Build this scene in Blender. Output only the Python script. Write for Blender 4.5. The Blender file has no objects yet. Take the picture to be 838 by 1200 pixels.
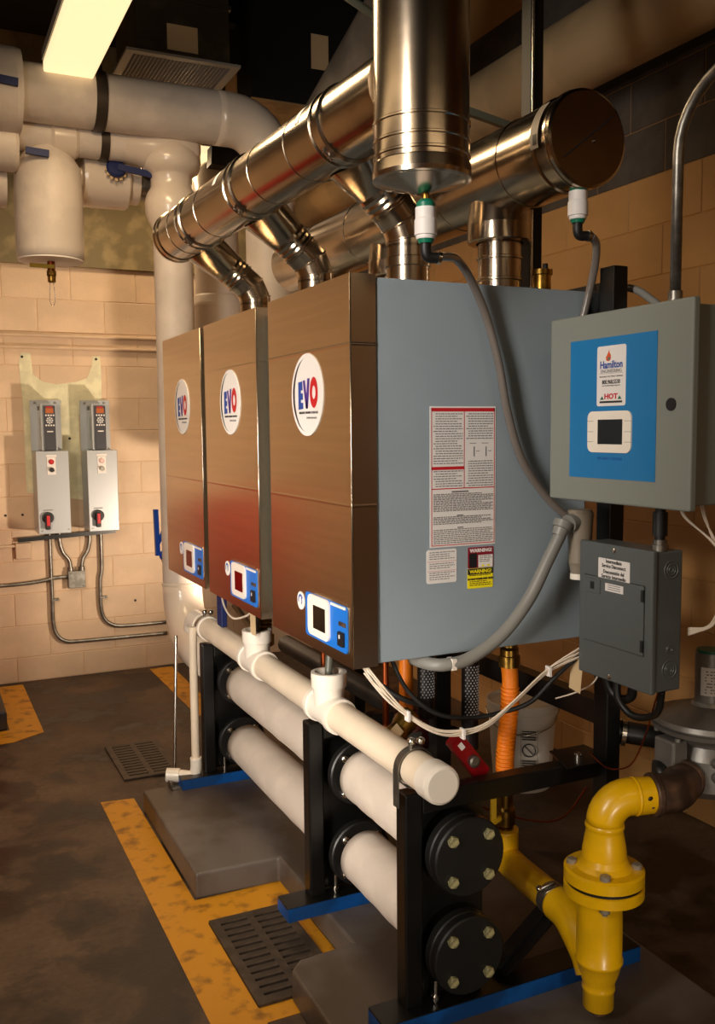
import bpy, bmesh, math, random
from mathutils import Vector, Matrix
C = bpy.context.scene
COL = C.collection
random.seed(7)
PI = math.pi
# ------------------------------------------------------------------ camera
YAW, PIT, ROL = 0.442353, -0.0906248, -0.00909529
fw = Vector((math.sin(YAW)*math.cos(PIT), math.cos(YAW)*math.cos(PIT), math.sin(PIT)))
rt = Vector((math.cos(YAW), -math.sin(YAW), 0)); up = rt.cross(fw)
r2 = rt*math.cos(ROL)+up*math.sin(ROL); u2 = -rt*math.sin(ROL)+up*math.cos(ROL)
cd = bpy.data.cameras.new('camera'); cam = bpy.data.objects.new('camera', cd); COL.objects.link(cam)
M = Matrix((r2, u2, -fw)).transposed().to_4x4(); M.translation = Vector((0, 0, 1.58)); cam.matrix_world = M
cd.sensor_fit = 'VERTICAL'; cd.sensor_height = 36; cd.lens = 1083.8/1200*36; cd.clip_start = .02
C.camera = cam
C.view_settings.view_transform = 'Standard'; C.view_settings.look = 'None'; C.view_settings.gamma = 1
C.view_settings.use_curve_mapping = False; C.view_settings.exposure = 0.0
# ------------------------------------------------------------------ world and lights
W = bpy.data.worlds.new('world'); C.world = W; W.use_nodes = True
W.node_tree.nodes['Background'].inputs[0].default_value = (1.0, .62, .34, 1)
W.node_tree.nodes['Background'].inputs[1].default_value = .02
def look(o, loc, tgt):
    o.location = loc; o.rotation_euler = (Vector(tgt)-Vector(loc)).to_track_quat('-Z', 'Y').to_euler()
def spot(name, loc, tgt, power, col, size, ang, blend=.6):
    l = bpy.data.lights.new(name, 'SPOT'); l.energy = power; l.color = col; l.shadow_soft_size = size
    l.spot_size = math.radians(ang); l.spot_blend = blend
    o = bpy.data.objects.new(name, l); COL.objects.link(o); look(o, loc, tgt); return o
def area(name, loc, tgt, power, col, sx, sy, spread=180):
    l = bpy.data.lights.new(name, 'AREA'); l.energy = power; l.color = col; l.shape = 'RECTANGLE'; l.size = sx; l.size_y = sy
    l.spread = math.radians(spread)
    o = bpy.data.objects.new(name, l); COL.objects.link(o); look(o, loc, tgt); return o
spot('key_strobe', (-0.95, 1.25, .85), (1.1, 2.8, .85), 200, (1, .91, .80), .12, 50, .8)
area('umbrella_strobe', (-1.0, .85, 2.25), (1.15, 2.7, 1.7), 18, (1, .92, .82), .45, 1.5, 78)
spot('right_strobe', (.2, -.5, 1.4), (1.9, 2.2, .9), 12, (1, .80, .58), .2, 55, 1)
spot('low_fill', (.95, -.1, .55), (1.32, 1.85, .42), 34, (1, .88, .74), .15, 50, 1)  # fill added to brighten the flange faces, bolts and drain cap
spot('rear_strobe', (1.75, 4.25, .78), (.72, 6.08, 1.55), 120, (1, .80, .60), .05, 95, .8)
spot('left_wall_fill', (-.9, 2.6, 1.9), (-.6, 6.08, 1.7), 230, (1, .78, .52), .25, 66, .9)  # fill added to light the wall mirrored in the boiler fronts
area('aisle_lamp_light', (.66, 3.4, 3.10), (.66, 3.4, 0), 24, (1, .72, .42), .2, .9)
area('behind_fill_light', (1.4, -1.2, 2.98), (1.4, -1.2, 0), 10, (1, .76, .48), 2.0, .2)  # light of the unseen strip added behind the camera
area('left_fill_light', (-1.04, 2.0, 2.98), (-1.04, 2.0, 0), 10, (1, .76, .48), .2, 4.5)  # light of the unseen strip added over the left aisle
area('rear_lamp_light', (1.45, 5.45, 3.10), (1.45, 5.45, 0), 14, (1, .74, .45), 1.0, .2)
# ------------------------------------------------------------------ materials
def lin(c):
    return tuple((x/12.92 if x <= .04045 else ((x+.055)/1.055)**2.4) for x in [v/255 for v in c])+(1,)
MC = {}
def mat(name, rgb, rough=.5, metal=0, var=0, vs=6, bump=0, bs=60, rgb2=None, stretch=None, ctr=(.45, .6), emit=0, coat=0):
    if name in MC: return MC[name]
    m = bpy.data.materials.new(name); m.use_nodes = True; nt = m.node_tree; b = nt.nodes['Principled BSDF']
    b.inputs['Base Color'].default_value = lin(rgb); b.inputs['Roughness'].default_value = rough; b.inputs['Metallic'].default_value = metal
    if coat: b.inputs['Coat Weight'].default_value = coat; b.inputs['Coat Roughness'].default_value = .15
    if emit: b.inputs['Emission Color'].default_value = lin(rgb); b.inputs['Emission Strength'].default_value = emit
    tc = nt.nodes.new('ShaderNodeTexCoord'); mp = nt.nodes.new('ShaderNodeMapping'); nt.links.new(tc.outputs['Object'], mp.inputs[0])
    if stretch: mp.inputs['Scale'].default_value = stretch
    if var or rgb2:
        n = nt.nodes.new('ShaderNodeTexNoise'); n.inputs['Scale'].default_value = vs; n.inputs['Detail'].default_value = 6
        nt.links.new(tc.outputs['Object'] if not stretch else mp.outputs[0], n.inputs['Vector'])
        r = nt.nodes.new('ShaderNodeValToRGB'); nt.links.new(n.outputs['Fac'], r.inputs[0])
        r.color_ramp.elements[0].position = ctr[0]; r.color_ramp.elements[1].position = ctr[1]
        c2 = rgb2 or tuple(v*(1-var) for v in rgb)
        r.color_ramp.elements[0].color = lin(c2); r.color_ramp.elements[1].color = lin(rgb)
        nt.links.new(r.outputs[0], b.inputs['Base Color'])
    if bump:
        n2 = nt.nodes.new('ShaderNodeTexNoise'); n2.inputs['Scale'].default_value = bs; n2.inputs['Detail'].default_value = 4
        nt.links.new(mp.outputs[0], n2.inputs['Vector'])
        bp = nt.nodes.new('ShaderNodeBump'); bp.inputs['Strength'].default_value = bump; bp.inputs['Distance'].default_value = .004
        nt.links.new(n2.outputs['Fac'], bp.inputs['Height']); nt.links.new(bp.outputs[0], b.inputs['Normal'])
    MC[name] = m; return m
STEEL = mat('brushed_stainless', (216, 200, 178), .24, 1, var=.03, vs=40, bump=.012, bs=160, stretch=(1, .04, 1.5))
STEELX = mat('brushed_stainless_edge', (210, 196, 176), .26, 1, bump=.012, bs=160, stretch=(.05, 1, 1.5))
DUCT = mat('polished_flue_steel', (188, 172, 152), .2, 1, var=.1, vs=5, bump=.06, bs=14)
GALV = mat('galvanised', (150, 146, 138), .38, .9, var=.15, vs=30)
CHROME = mat('bright_zinc', (205, 200, 190), .22, 1)
GREY = mat('grey_enamel', (144, 156, 164), .42, 0, var=.03, vs=3, coat=.1)
CTRL = mat('cabinet_grey', (126, 130, 122), .45, 0, bump=.03, bs=300)
DGREY = mat('disconnect_grey', (84, 88, 88), .42, 0)
BLACK = mat('black_paint', (16, 15, 14), .32, 0, var=.25, vs=12, bump=.04, bs=60)
FLANGE = mat('black_iron', (22, 21, 20), .42, 0, bump=.12, bs=70)
RUBBER = mat('black_rubber', (14, 13, 12), .5)
BLUE = mat('blue_paint', (10, 78, 150), .4, 0, var=.25, vs=9)
BLUE2 = mat('blue_valve', (12, 30, 84), .6)
PVC = mat('pvc', (232, 214, 190), .38, 0, var=.05, vs=7, ctr=(.35, .6))
PVCF = mat('pvc_fitting', (236, 226, 212), .33, 0, coat=.2)
JACKET = mat('white_pipe_jacket', (222, 208, 194), .5, 0, var=.06, vs=5, bump=.9, bs=13)
JACKETG = mat('glossy_pvc_jacket', (222, 206, 188), .28, 0, coat=.4, bump=.1, bs=6)
TANPIPE = mat('tan_pipe_jacket', (176, 150, 112), .6, 0, var=.15, vs=3, bump=.3, bs=8)
YEL = mat('yellow_pipe_paint', (240, 186, 6), .33, 0, var=.06, vs=9, coat=.25, bump=.06, bs=20)
RUST = mat('rusty_iron', (112, 84, 66), .5, .5, var=.35, vs=14, bump=.2, bs=60)
BRASS = mat('brass', (176, 136, 62), .32, 1, var=.25, vs=25)
COPPER = mat('copper', (150, 74, 40), .35, 1)
ORANGE = mat('orange_flex_coating', (226, 120, 16), .42)
REDP = mat('red_paint', (200, 22, 10), .4)
DRED = mat('dark_red_pump', (62, 10, 9), .45)
WHITE = mat('white_sticker', (226, 220, 216), .5)
PAPER = mat('manila_tag', (206, 178, 136), .7)
SRED = mat('sticker_red', (190, 20, 30), .5)
SYEL = mat('sticker_yellow', (240, 222, 20), .5)
SBLK = mat('print_black', (22, 20, 22), .5)
SGRY = mat('print_grey', (110, 106, 104), .6)
SBLU = mat('panel_blue', (8, 112, 172), .42)
PBLU = mat('boiler_panel_blue', (14, 104, 196), .4)
NAVY = mat('print_navy', (20, 66, 150), .5)
PURP = mat('print_purple', (70, 40, 130), .5)
GREEN = mat('green_cap', (10, 92, 70), .4)
TEALP = mat('trap_green', (6, 110, 84), .4)
HOSE = mat('clear_grey_hose', (108, 100, 94), .22, 0, coat=.6)
CONDG = mat('grey_pvc_conduit', (126, 124, 118), .4)
GLASS = mat('dark_screen', (14, 10, 10), .12)
REDSCR = mat('red_screen', (92, 12, 10), .12)
WIRE = mat('white_wire', (220, 204, 184), .5)
DARKSTEEL = mat('dark_duct', (64, 58, 48), .5, .6, var=.3, vs=8)
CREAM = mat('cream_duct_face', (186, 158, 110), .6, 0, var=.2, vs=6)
SIL = mat('drive_silver', (178, 182, 186), .38, .35)
LAMP = mat('lamp_diffuser', (255, 226, 174), .5, emit=1.12)
GRILLE = mat('grille_paint', (150, 146, 140), .5)
GRILLD = mat('grille_mesh_grey', (74, 76, 80), .6)
PEACH = mat('painted_block', (216, 187, 156), .62, 0, var=.05, vs=4, bump=.22, bs=90)
PEACHM = mat('painted_mortar', (206, 174, 140), .7, 0, bump=.3, bs=60)
PALEG = mat('old_pale_paint', (226, 220, 184), .65, 0, var=.08, vs=10, bump=.22, bs=90)
TAN = mat('tan_block', (184, 138, 82), .62, 0, var=.05, vs=3, bump=.22, bs=90)
TANM = mat('tan_mortar', (176, 132, 78), .7)
KHAKI = mat('rough_khaki_concrete', (150, 134, 98), .85, 0, var=.2, vs=7, bump=.8, bs=14)
DKBLK = mat('dark_grey_block', (76, 68, 62), .8, 0, var=.15, vs=8, bump=.4, bs=50)
CEIL = mat('dark_ceiling', (26, 22, 18), .9)
PAD = mat('grey_pad_paint', (100, 92, 86), .42, 0, rgb2=(78, 66, 56), vs=3.2, bump=.25, bs=24)
YLINE = mat('worn_yellow_floor_paint', (206, 142, 20), .5, 0, rgb2=(140, 92, 18), vs=14, bump=.3, bs=30, ctr=(.33, .48))
GRATE = mat('grate_iron', (84, 72, 62), .5, .4, var=.2, vs=20)
PIT = mat('pit_shade', (12, 9, 7), .9)
DBLUPAD = mat('old_blue_pad', (38, 42, 60), .5, 0, rgb2=(60, 48, 38), vs=6)
BRACKET = mat('hanger_strap', (74, 64, 54), .45, .6)
BUCKETM = mat('bucket_plastic', (206, 198, 186), .45)
GREENG = mat('green_grey_conduit', (104, 106, 92), .4, .5)
FLUEG = mat('grey_flue', (112, 103, 92), .5, 0, var=.2, vs=5)
REG = mat('cast_aluminium', (140, 136, 130), .42, .6, bump=.15, bs=60)
# floor
def floor_mat():
    m = bpy.data.materials.new('stained_concrete'); m.use_nodes = True; nt = m.node_tree; b = nt.nodes['Principled BSDF']
    tc = nt.nodes.new('ShaderNodeTexCoord')
    def noise(s, d, r): 
        n = nt.nodes.new('ShaderNodeTexNoise'); n.inputs['Scale'].default_value = s; n.inputs['Detail'].default_value = d; n.inputs['Roughness'].default_value = r
        nt.links.new(tc.outputs['Object'], n.inputs['Vector']); return n
    def ramp(n, p0, c0, p1, c1):
        r = nt.nodes.new('ShaderNodeValToRGB'); e = r.color_ramp.elements
        e[0].position = p0; e[0].color = c0; e[1].position = p1; e[1].color = c1; nt.links.new(n.outputs['Fac'], r.inputs[0]); return r
    a = ramp(noise(2.2, 8, .6), .35, lin((72, 55, 42)), .68, lin((112, 92, 74)))
    s = ramp(noise(3.1, 5, .62), .48, (1, 1, 1, 1), .56, lin((112, 98, 86)))
    g = ramp(noise(40, 6, .7), .3, lin((215, 205, 200)), .7, (1, 1, 1, 1))
    m1 = nt.nodes.new('ShaderNodeMix'); m1.data_type = 'RGBA'; m1.blend_type = 'MULTIPLY'; m1.inputs[0].default_value = 1
    nt.links.new(a.outputs[0], m1.inputs[6]); nt.links.new(s.outputs[0], m1.inputs[7])
    m2 = nt.nodes.new('ShaderNodeMix'); m2.data_type = 'RGBA'; m2.blend_type = 'MULTIPLY'; m2.inputs[0].default_value = 1
    nt.links.new(m1.outputs[2], m2.inputs[6]); nt.links.new(g.outputs[0], m2.inputs[7]); nt.links.new(m2.outputs[2], b.inputs['Base Color'])
    rr = ramp(noise(3.1, 5, .62), .5, (.62,)*3+(1,), .56, (.36,)*3+(1,)); nt.links.new(rr.outputs[0], b.inputs['Roughness'])
    bp = nt.nodes.new('ShaderNodeBump'); bp.inputs['Strength'].default_value = .3; bp.inputs['Distance'].default_value = .004
    nt.links.new(noise(30, 6, .6).outputs['Fac'], bp.inputs['Height']); nt.links.new(bp.outputs[0], b.inputs['Normal'])
    return m
FLOORM = floor_mat()
# ------------------------------------------------------------------ mesh builder
class MB:
    def __init__(s): s.v = []; s.f = []; s.sm = []
    def quad(s, *p, sm=False):
        n = len(s.v); s.v += [Vector(q) for q in p]; s.f.append(tuple(range(n, n+len(p)))); s.sm.append(sm); return s
    def box(s, x0, x1, y0, y1, z0, z1):
        n = len(s.v)
        s.v += [Vector(p) for p in ((x0,y0,z0),(x1,y0,z0),(x1,y1,z0),(x0,y1,z0),(x0,y0,z1),(x1,y0,z1),(x1,y1,z1),(x0,y1,z1))]
        for f in ((0,3,2,1),(4,5,6,7),(0,1,5,4),(1,2,6,5),(2,3,7,6),(3,0,4,7)): s.f.append(tuple(n+i for i in f)); s.sm.append(False)
        return s
    def beam(s, a, b, w, h, upv=(0, 0, 1)):
        a, b = Vector(a), Vector(b); d = (b-a).normalized(); x = d.cross(Vector(upv)).normalized()*w/2; y = x.normalized().cross(d).normalized()*h/2
        n = len(s.v); s.v += [a-x-y, a+x-y, a+x+y, a-x+y, b-x-y, b+x-y, b+x+y, b-x+y]
        for f in ((0,1,2,3),(7,6,5,4),(4,5,1,0),(5,6,2,1),(6,7,3,2),(7,4,0,3)): s.f.append(tuple(n+i for i in f)); s.sm.append(False)
        return s
    def lathe(s, o, d, prof, seg=32, smooth=False, caps=True):
        o = Vector(o); d = Vector(d).normalized(); x = d.orthogonal().normalized(); y = d.cross(x)
        ring = lambda t, r: [o+d*t+(x*math.cos(2*PI*i/seg)+y*math.sin(2*PI*i/seg))*max(r, 1e-5) for i in range(seg)]
        def bridge(n0, n1):
            for i in range(seg):
                j = (i+1) % seg; s.f.append((n0+i, n0+j, n1+j, n1+i)); s.sm.append(True)
        if smooth:
            ns = []
            for t, r in prof: ns.append(len(s.v)); s.v += ring(t, r)
            for a, b in zip(ns, ns[1:]): bridge(a, b)
        else:
            for (t0, r0), (t1, r1) in zip(prof, prof[1:]):
                n0 = len(s.v); s.v += ring(t0, r0); n1 = len(s.v); s.v += ring(t1, r1); bridge(n0, n1)
        if caps:
            for (t, r), rev in ((prof[0], True), (prof[-1], False)):
                if r > 1e-4:
                    n = len(s.v); s.v += ring(t, r); idx = list(range(n, n+seg)); s.f.append(tuple(idx[::-1] if rev else idx)); s.sm.append(False)
        return s
    def cyl(s, a, b, r, r1=None, seg=32, caps=True):
        a, b = Vector(a), Vector(b); return s.lathe(a, b-a, [(0, r), ((b-a).length, r if r1 is None else r1)], seg, caps=caps)
    def sphere(s, c, r, seg=20, sq=(1, 1, 1)):
        n0 = len(s.v); s.lathe((0,0,0), (0,0,1), [(-r*math.cos(PI*k/10), r*math.sin(PI*k/10)) for k in range(11)], seg, smooth=True, caps=False)
        for i in range(n0, len(s.v)): v = s.v[i]; s.v[i] = Vector((v.x*sq[0]+c[0], v.y*sq[1]+c[1], v.z*sq[2]+c[2]))
        return s
    def tube(s, pts, r, seg=12, sub=6, caps=True):
        P = [Vector(p) for p in pts]
        if sub > 1 and len(P) > 2:
            Q = []
            for i in range(len(P)-1):
                p0 = P[max(i-1, 0)]; p1 = P[i]; p2 = P[i+1]; p3 = P[min(i+2, len(P)-1)]
                for k in range(sub):
                    t = k/sub; Q.append(.5*((2*p1)+(p2-p0)*t+(2*p0-5*p1+4*p2-p3)*t*t+(3*p1-p0-3*p2+p3)*t**3))
            Q.append(P[-1]); P = Q
        T = [(P[min(i+1, len(P)-1)]-P[max(i-1, 0)]).normalized() for i in range(len(P))]
        x = T[0].orthogonal().normalized(); ns = []
        for i, p in enumerate(P):
            x = (x-T[i]*x.dot(T[i])).normalized(); y = T[i].cross(x); rr = r(i/(len(P)-1)) if callable(r) else r
            ns.append(len(s.v)); s.v += [p+(x*math.cos(2*PI*k/seg)+y*math.sin(2*PI*k/seg))*rr for k in range(seg)]
        for a, b in zip(ns, ns[1:]):
            for i in range(seg):
                j = (i+1) % seg; s.f.append((a+i, a+j, b+j, b+i)); s.sm.append(True)
        if caps:
            s.f.append(tuple(range(ns[0], ns[0]+seg))[::-1]); s.sm.append(False); s.f.append(tuple(range(ns[-1], ns[-1]+seg))); s.sm.append(False)
        return s
    def prism(s, pts, n):       # flat polygon (CCW seen from the tip of n) pushed along n
        P = [Vector(p) for p in pts]; n = Vector(n); k = len(s.v); m = len(P); s.v += P+[p+n for p in P]
        s.f.append(tuple(range(k, k+m))[::-1]); s.sm.append(False); s.f.append(tuple(range(k+m, k+2*m))); s.sm.append(False)
        for i in range(m): j = (i+1) % m; s.f.append((k+i, k+j, k+m+j, k+m+i)); s.sm.append(False)
        return s
    def hexb(s, o, d, r, h): return s.lathe(o, d, [(0, r), (h*.8, r), (h, r*.82)], 6)
ORG = {}
def obj(name, mb, m, parent=None, bevel=0, seg=2, solid=0):
    lo = [min(v[i] for v in mb.v) for i in range(3)]; hi = [max(v[i] for v in mb.v) for i in range(3)]
    c = Vector([(a+b)/2 for a, b in zip(lo, hi)]); 
    if parent is None: c.z = lo[2]
    me = bpy.data.meshes.new(name); me.from_pydata([v-c for v in mb.v], [], mb.f); me.polygons.foreach_set('use_smooth', mb.sm); me.materials.append(m); me.update()
    # flat (non-smooth) faces keep crisp
    o = bpy.data.objects.new(name, me); COL.objects.link(o)
    if bevel:
        b = o.modifiers.new('bevel', 'BEVEL'); b.width = bevel; b.segments = seg; b.limit_method = 'ANGLE'; b.angle_limit = math.radians(40); b.harden_normals = False
    if solid:
        q = o.modifiers.new('solid', 'SOLIDIFY'); q.thickness = solid; q.offset = 0
    po = ORG[parent.name] if parent else Vector((0, 0, 0)); o.location = c-po; ORG[o.name] = c
    if parent: o.parent = parent
    return o
def thing(name, label, cat, loc, group=None):
    o = bpy.data.objects.new(name, None); o.empty_display_size = .05; COL.objects.link(o); o.location = loc; ORG[o.name] = Vector(loc)
    return tag(o, label, cat, group)
def tag(o, label, cat, group=None):
    o['label'] = label; o['category'] = cat
    if group: o['group'] = group
    return o
def struct(o): o['kind'] = 'structure'; return o
def lab(o, t): o['label'] = t; return o
def text(s, size, o, right, upv, m, parent, name='lettering', align='CENTER', off=.0, ext=.0006, bold=0, sx=1):
    cu = bpy.data.curves.new('t', 'FONT'); cu.body = s; cu.size = size; cu.align_x = align; cu.align_y = 'CENTER'; cu.extrude = ext; cu.offset = bold; cu.resolution_u = 2
    t = bpy.data.objects.new('t', cu); COL.objects.link(t); bpy.context.view_layer.update()
    me = bpy.data.meshes.new_from_object(t); bpy.data.objects.remove(t)
    R, U = Vector(right).normalized(), Vector(upv).normalized(); N = R.cross(U); O = Vector(o)
    mb = MB(); mb.v = [O+R*v.co.x*sx+U*v.co.y+N*(v.co.z+off) for v in me.vertices]; mb.f = [tuple(p.vertices) for p in me.polygons]; mb.sm = [False]*len(mb.f)
    return obj(name, mb, m, parent)
def plate(c, right, upv, w, h, n, th=.001, rad=0, mb=None):   # rounded rectangle standing th proud
    R, U, N = Vector(right), Vector(upv), Vector(n); c = Vector(c); mb = mb or MB(); pts = []
    if rad <= 0: pts = [(-w/2, -h/2), (w/2, -h/2), (w/2, h/2), (-w/2, h/2)]
    else:
        for cx, cy, a0 in ((w/2-rad, -h/2+rad, -90), (w/2-rad, h/2-rad, 0), (-w/2+rad, h/2-rad, 90), (-w/2+rad, -h/2+rad, 180)):
            for k in range(6): a = math.radians(a0+k*18); pts.append((cx+rad*math.cos(a), cy+rad*math.sin(a)))
    return mb.prism([c+R*x+U*y for x, y in pts], N*th)
NX = dict(right=(0, -1, 0), upv=(0, 0, 1)); NY = dict(right=(1, 0, 0), upv=(0, 0, 1))
# ------------------------------------------------------------------ setting: floor, walls, ceiling
struct(obj('floor', MB().box(-2.6, 2.9, -3, 6.2, -.1, 0), FLOORM))
struct(obj('ceiling', MB().box(-2.6, 2.9, -3, 6.2, 3.95, 4.05), CEIL))
BH, BL, Z0 = .2033, .4066, 2.595-.2033*13
def block_mesh(w, h, t, name, m):
    c = .004; me = bpy.data.meshes.new(name); a, b = w/2, h/2
    v = [(-a, 0, -b), (a, 0, -b), (a, 0, b), (-a, 0, b), (-a+c, -t, -b+c), (a-c, -t, -b+c), (a-c, -t, b-c), (-a+c, -t, b-c)]
    me.from_pydata(v, [], [(4, 5, 6, 7), (0, 1, 5, 4), (1, 2, 6, 5), (2, 3, 7, 6), (3, 0, 4, 7)]); me.materials.append(m); me.update(); return me
BM = {}
def bmesh_for(w, h, m):
    k = (round(w, 3), round(h, 3), m.name)
    if k not in BM: BM[k] = block_mesh(w-.002, h-.002, .0035, 'block', m)
    return BM[k]
def block(parent, p, w, h, m, rot=0):
    o = bpy.data.objects.new('concrete_block', bmesh_for(w, h, m)); COL.objects.link(o); o.parent = parent
    o.location = Vector(p)-ORG[parent.name]; o.rotation_euler = (0, 0, rot); return o
wf = struct(obj('wall_far', MB().box(-2.6, 2.9, 6.085, 6.25, 0, 3.95), PEACHM))
x00 = .50
for r in range(-1, 13):
    zb = max(Z0+BH*r, 0); zt = Z0+BH*(r+1)
    if zt-zb < .03: continue
    x = x00-.4066*2+(.2033 if r % 2 else 0)
    while x < 2.70:
        w = min(BL, 2.76-x)
        block(wf, (x+w/2, 6.085, (zb+zt)/2), w, zt-zb, PEACH); x += BL
kb = MB().box(-.4, 2.76, 6.05, 6.085, 2.597, 3.95); obj('upper_concrete_band', kb, KHAKI, wf)
# patch of old pale paint behind the drives: irregular polygon, a film on the blocks
pm = MB()
pts = [(.60, 1.20), (.60, 1.72), (.585, 2.00), (.60, 2.06), (.655, 2.06), (.665, 1.93), (.72, 1.885), (.80, 1.87), (.92, 1.885), (.99, 1.91), (1.02, 1.98), (1.03, 2.05), (1.075, 2.05), (1.08, 1.93), (1.075, 1.70), (.93, 1.68), (.94, 1.14), (.80, 1.16)]
n0 = len(pm.v); pm.v = [Vector((x, 6.0792, z)) for x, z in pts]; pm.f = [tuple(range(len(pts)))]; pm.sm = [False]
obj('old_paint_patch', pm, PALEG, wf)
for (x, z) in ((.605, 2.035), (1.05, 2.03), (.47, 1.06), (.57, 1.06), (.87, 1.53), (1.25, .46)):
    obj('anchor_hole', MB().cyl((x, 6.079, z), (x, 6.077, z), .008, seg=10), SBLK, wf)
wr = struct(obj('wall_right', MB().box(2.765, 2.9, -3, 6.085, 0, 3.95), TANM))
for r in range(-1, 18):
    zb = max(Z0+BH*r, 0); zt = Z0+BH*(r+1)
    if zt-zb < .03: continue
    y = 1.5+.0+(.2033 if r % 2 else 0)
    while y < 6.05:
        w = min(BL, 6.08-y)
        block(wr, (2.765, y+w/2, (zb+zt)/2), w, zt-zb, TAN if r < 13 else DKBLK, -PI/2); y += BL
struct(obj('wall_left', MB().box(-2.75, -2.6, -3, 6.25, 0, 3.95), TANM)); struct(obj('wall_back', MB().box(-2.75, 2.9, -3.15, -3, 0, 3.95), TANM))
# floor pads
padp = [(.777, 3.75), (.777, 2.94), (1.072, 2.93), (1.075, 2.33), (.905, 2.32), (.865, 2.28), (.855, .6), (1.82, .6), (1.82, 3.75)]
mb = MB(); mb.prism([(x, y, 0) for x, y in padp], (0, 0, .09))
struct(obj('trim_1', mb, PAD, bevel=.008, seg=2))
mb = MB(); mb.prism([(-.9, 5.12, 0), (.36, 5.12, 0), (.36, 6.05, 0), (-.9, 6.05, 0)], (0, 0, .10)); struct(obj('trim_2', mb, DBLUPAD, bevel=.008))
def stripe(pts, nm='floor_stripe'):
    m = MB(); m.prism([(x, y, .0) for x, y in pts], (0, 0, .0015)); return m
s1 = stripe([(.633, 1.2), (.77, 1.2), (.77, 3.90), (.633, 3.92)])
s1.prism([(.77, 2.775, 0), (1.075, 2.775, 0), (1.075, 2.935, 0), (.77, 2.935, 0)], (0, 0, .0015))
s1.prism([(1.03, 2.26, 0), (1.075, 2.26, 0), (1.075, 2.775, 0), (1.03, 2.775, 0)], (0, 0, .0015))
s1.prism([(.77, 2.22, 0), (1.03, 2.22, 0), (1.03, 2.29, 0), (.77, 2.29, 0)], (0, 0, .0015))
tag(obj('floor_stripe', s1, YLINE), 'worn yellow painted floor stripe around the grey pad and near drain grate', 'floor marking')
tag(obj('floor_stripe', stripe([(1.825, .9), (1.88, .9), (1.88, 3.7), (1.825, 3.7)]), YLINE), 'yellow floor stripe right of the grey pad by the yellow gas pipe', 'floor marking')
m = stripe([(.37, 4.9), (.53, 5.0), (.525, 6.02), (.37, 6.02)]); m.prism([(-.9, 4.86, 0), (.37, 4.9, 0), (.37, 5.11, 0), (-.9, 5.11, 0)], (0, 0, .0015))
tag(obj('floor_stripe', m, YLINE), 'yellow floor stripe around the old dark pad at the left edge', 'floor marking')
tag(obj('floor_stripe', stripe([(1.33, 4.9), (1.46, 4.9), (1.47, 6.03), (1.32, 6.03)]), YLINE), 'yellow floor stripe running from the far wall behind the white riser', 'floor marking')
def grate(x0, x1, y0, y1, label):
    t = thing('drain_grate', label, 'drain grate', ((x0+x1)/2, (y0+y1)/2, 0), 'cast iron floor drain grates')
    obj('pit_shade_plate', MB().box(x0, x1, y0, y1, .0002, .0015), PIT, t)  # black plate on the floor stands in for the darkness below the bars
    f = MB(); w = .028
    q = w*.8
    for b in ((x0, x1, y0, y0+q), (x0, x1, y1-q, y1), (x0, x0+w, y0+q, y1-q), (x1-w, x1, y0+q, y1-q), ((x0+x1)/2-.012, (x0+x1)/2+.012, y0+q, y1-q)): f.box(*b, .0015, .010)
    obj('frame', f, GRATE, t); me = None; n = 12; ys = y0+w*.8; st = (y1-y0-2*w*.8)/n
    for i in range(n+1):
        for a, b in ((x0+w, (x0+x1)/2-.012), ((x0+x1)/2+.012, x1-w)):
            yc = ys+i*st
            if me is None:
                o = obj('bar', MB().box(a, b, yc-st*.34, yc+st*.34, .0015, .0095), GRATE, t); me = o.data
            else:
                o = bpy.data.objects.new('bar', me); COL.objects.link(o); o.parent = t; o.location = Vector(((a+b)/2, yc, .0055))-ORG[t.name]
grate(.772, 1.028, 2.287, 2.773, 'iron slotted drain grate set in yellow stripe beside the near blue foot')
grate(.772, 1.03, 4.11, 4.60, 'iron slotted drain grate in bare concrete near the white drain elbow')
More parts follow.
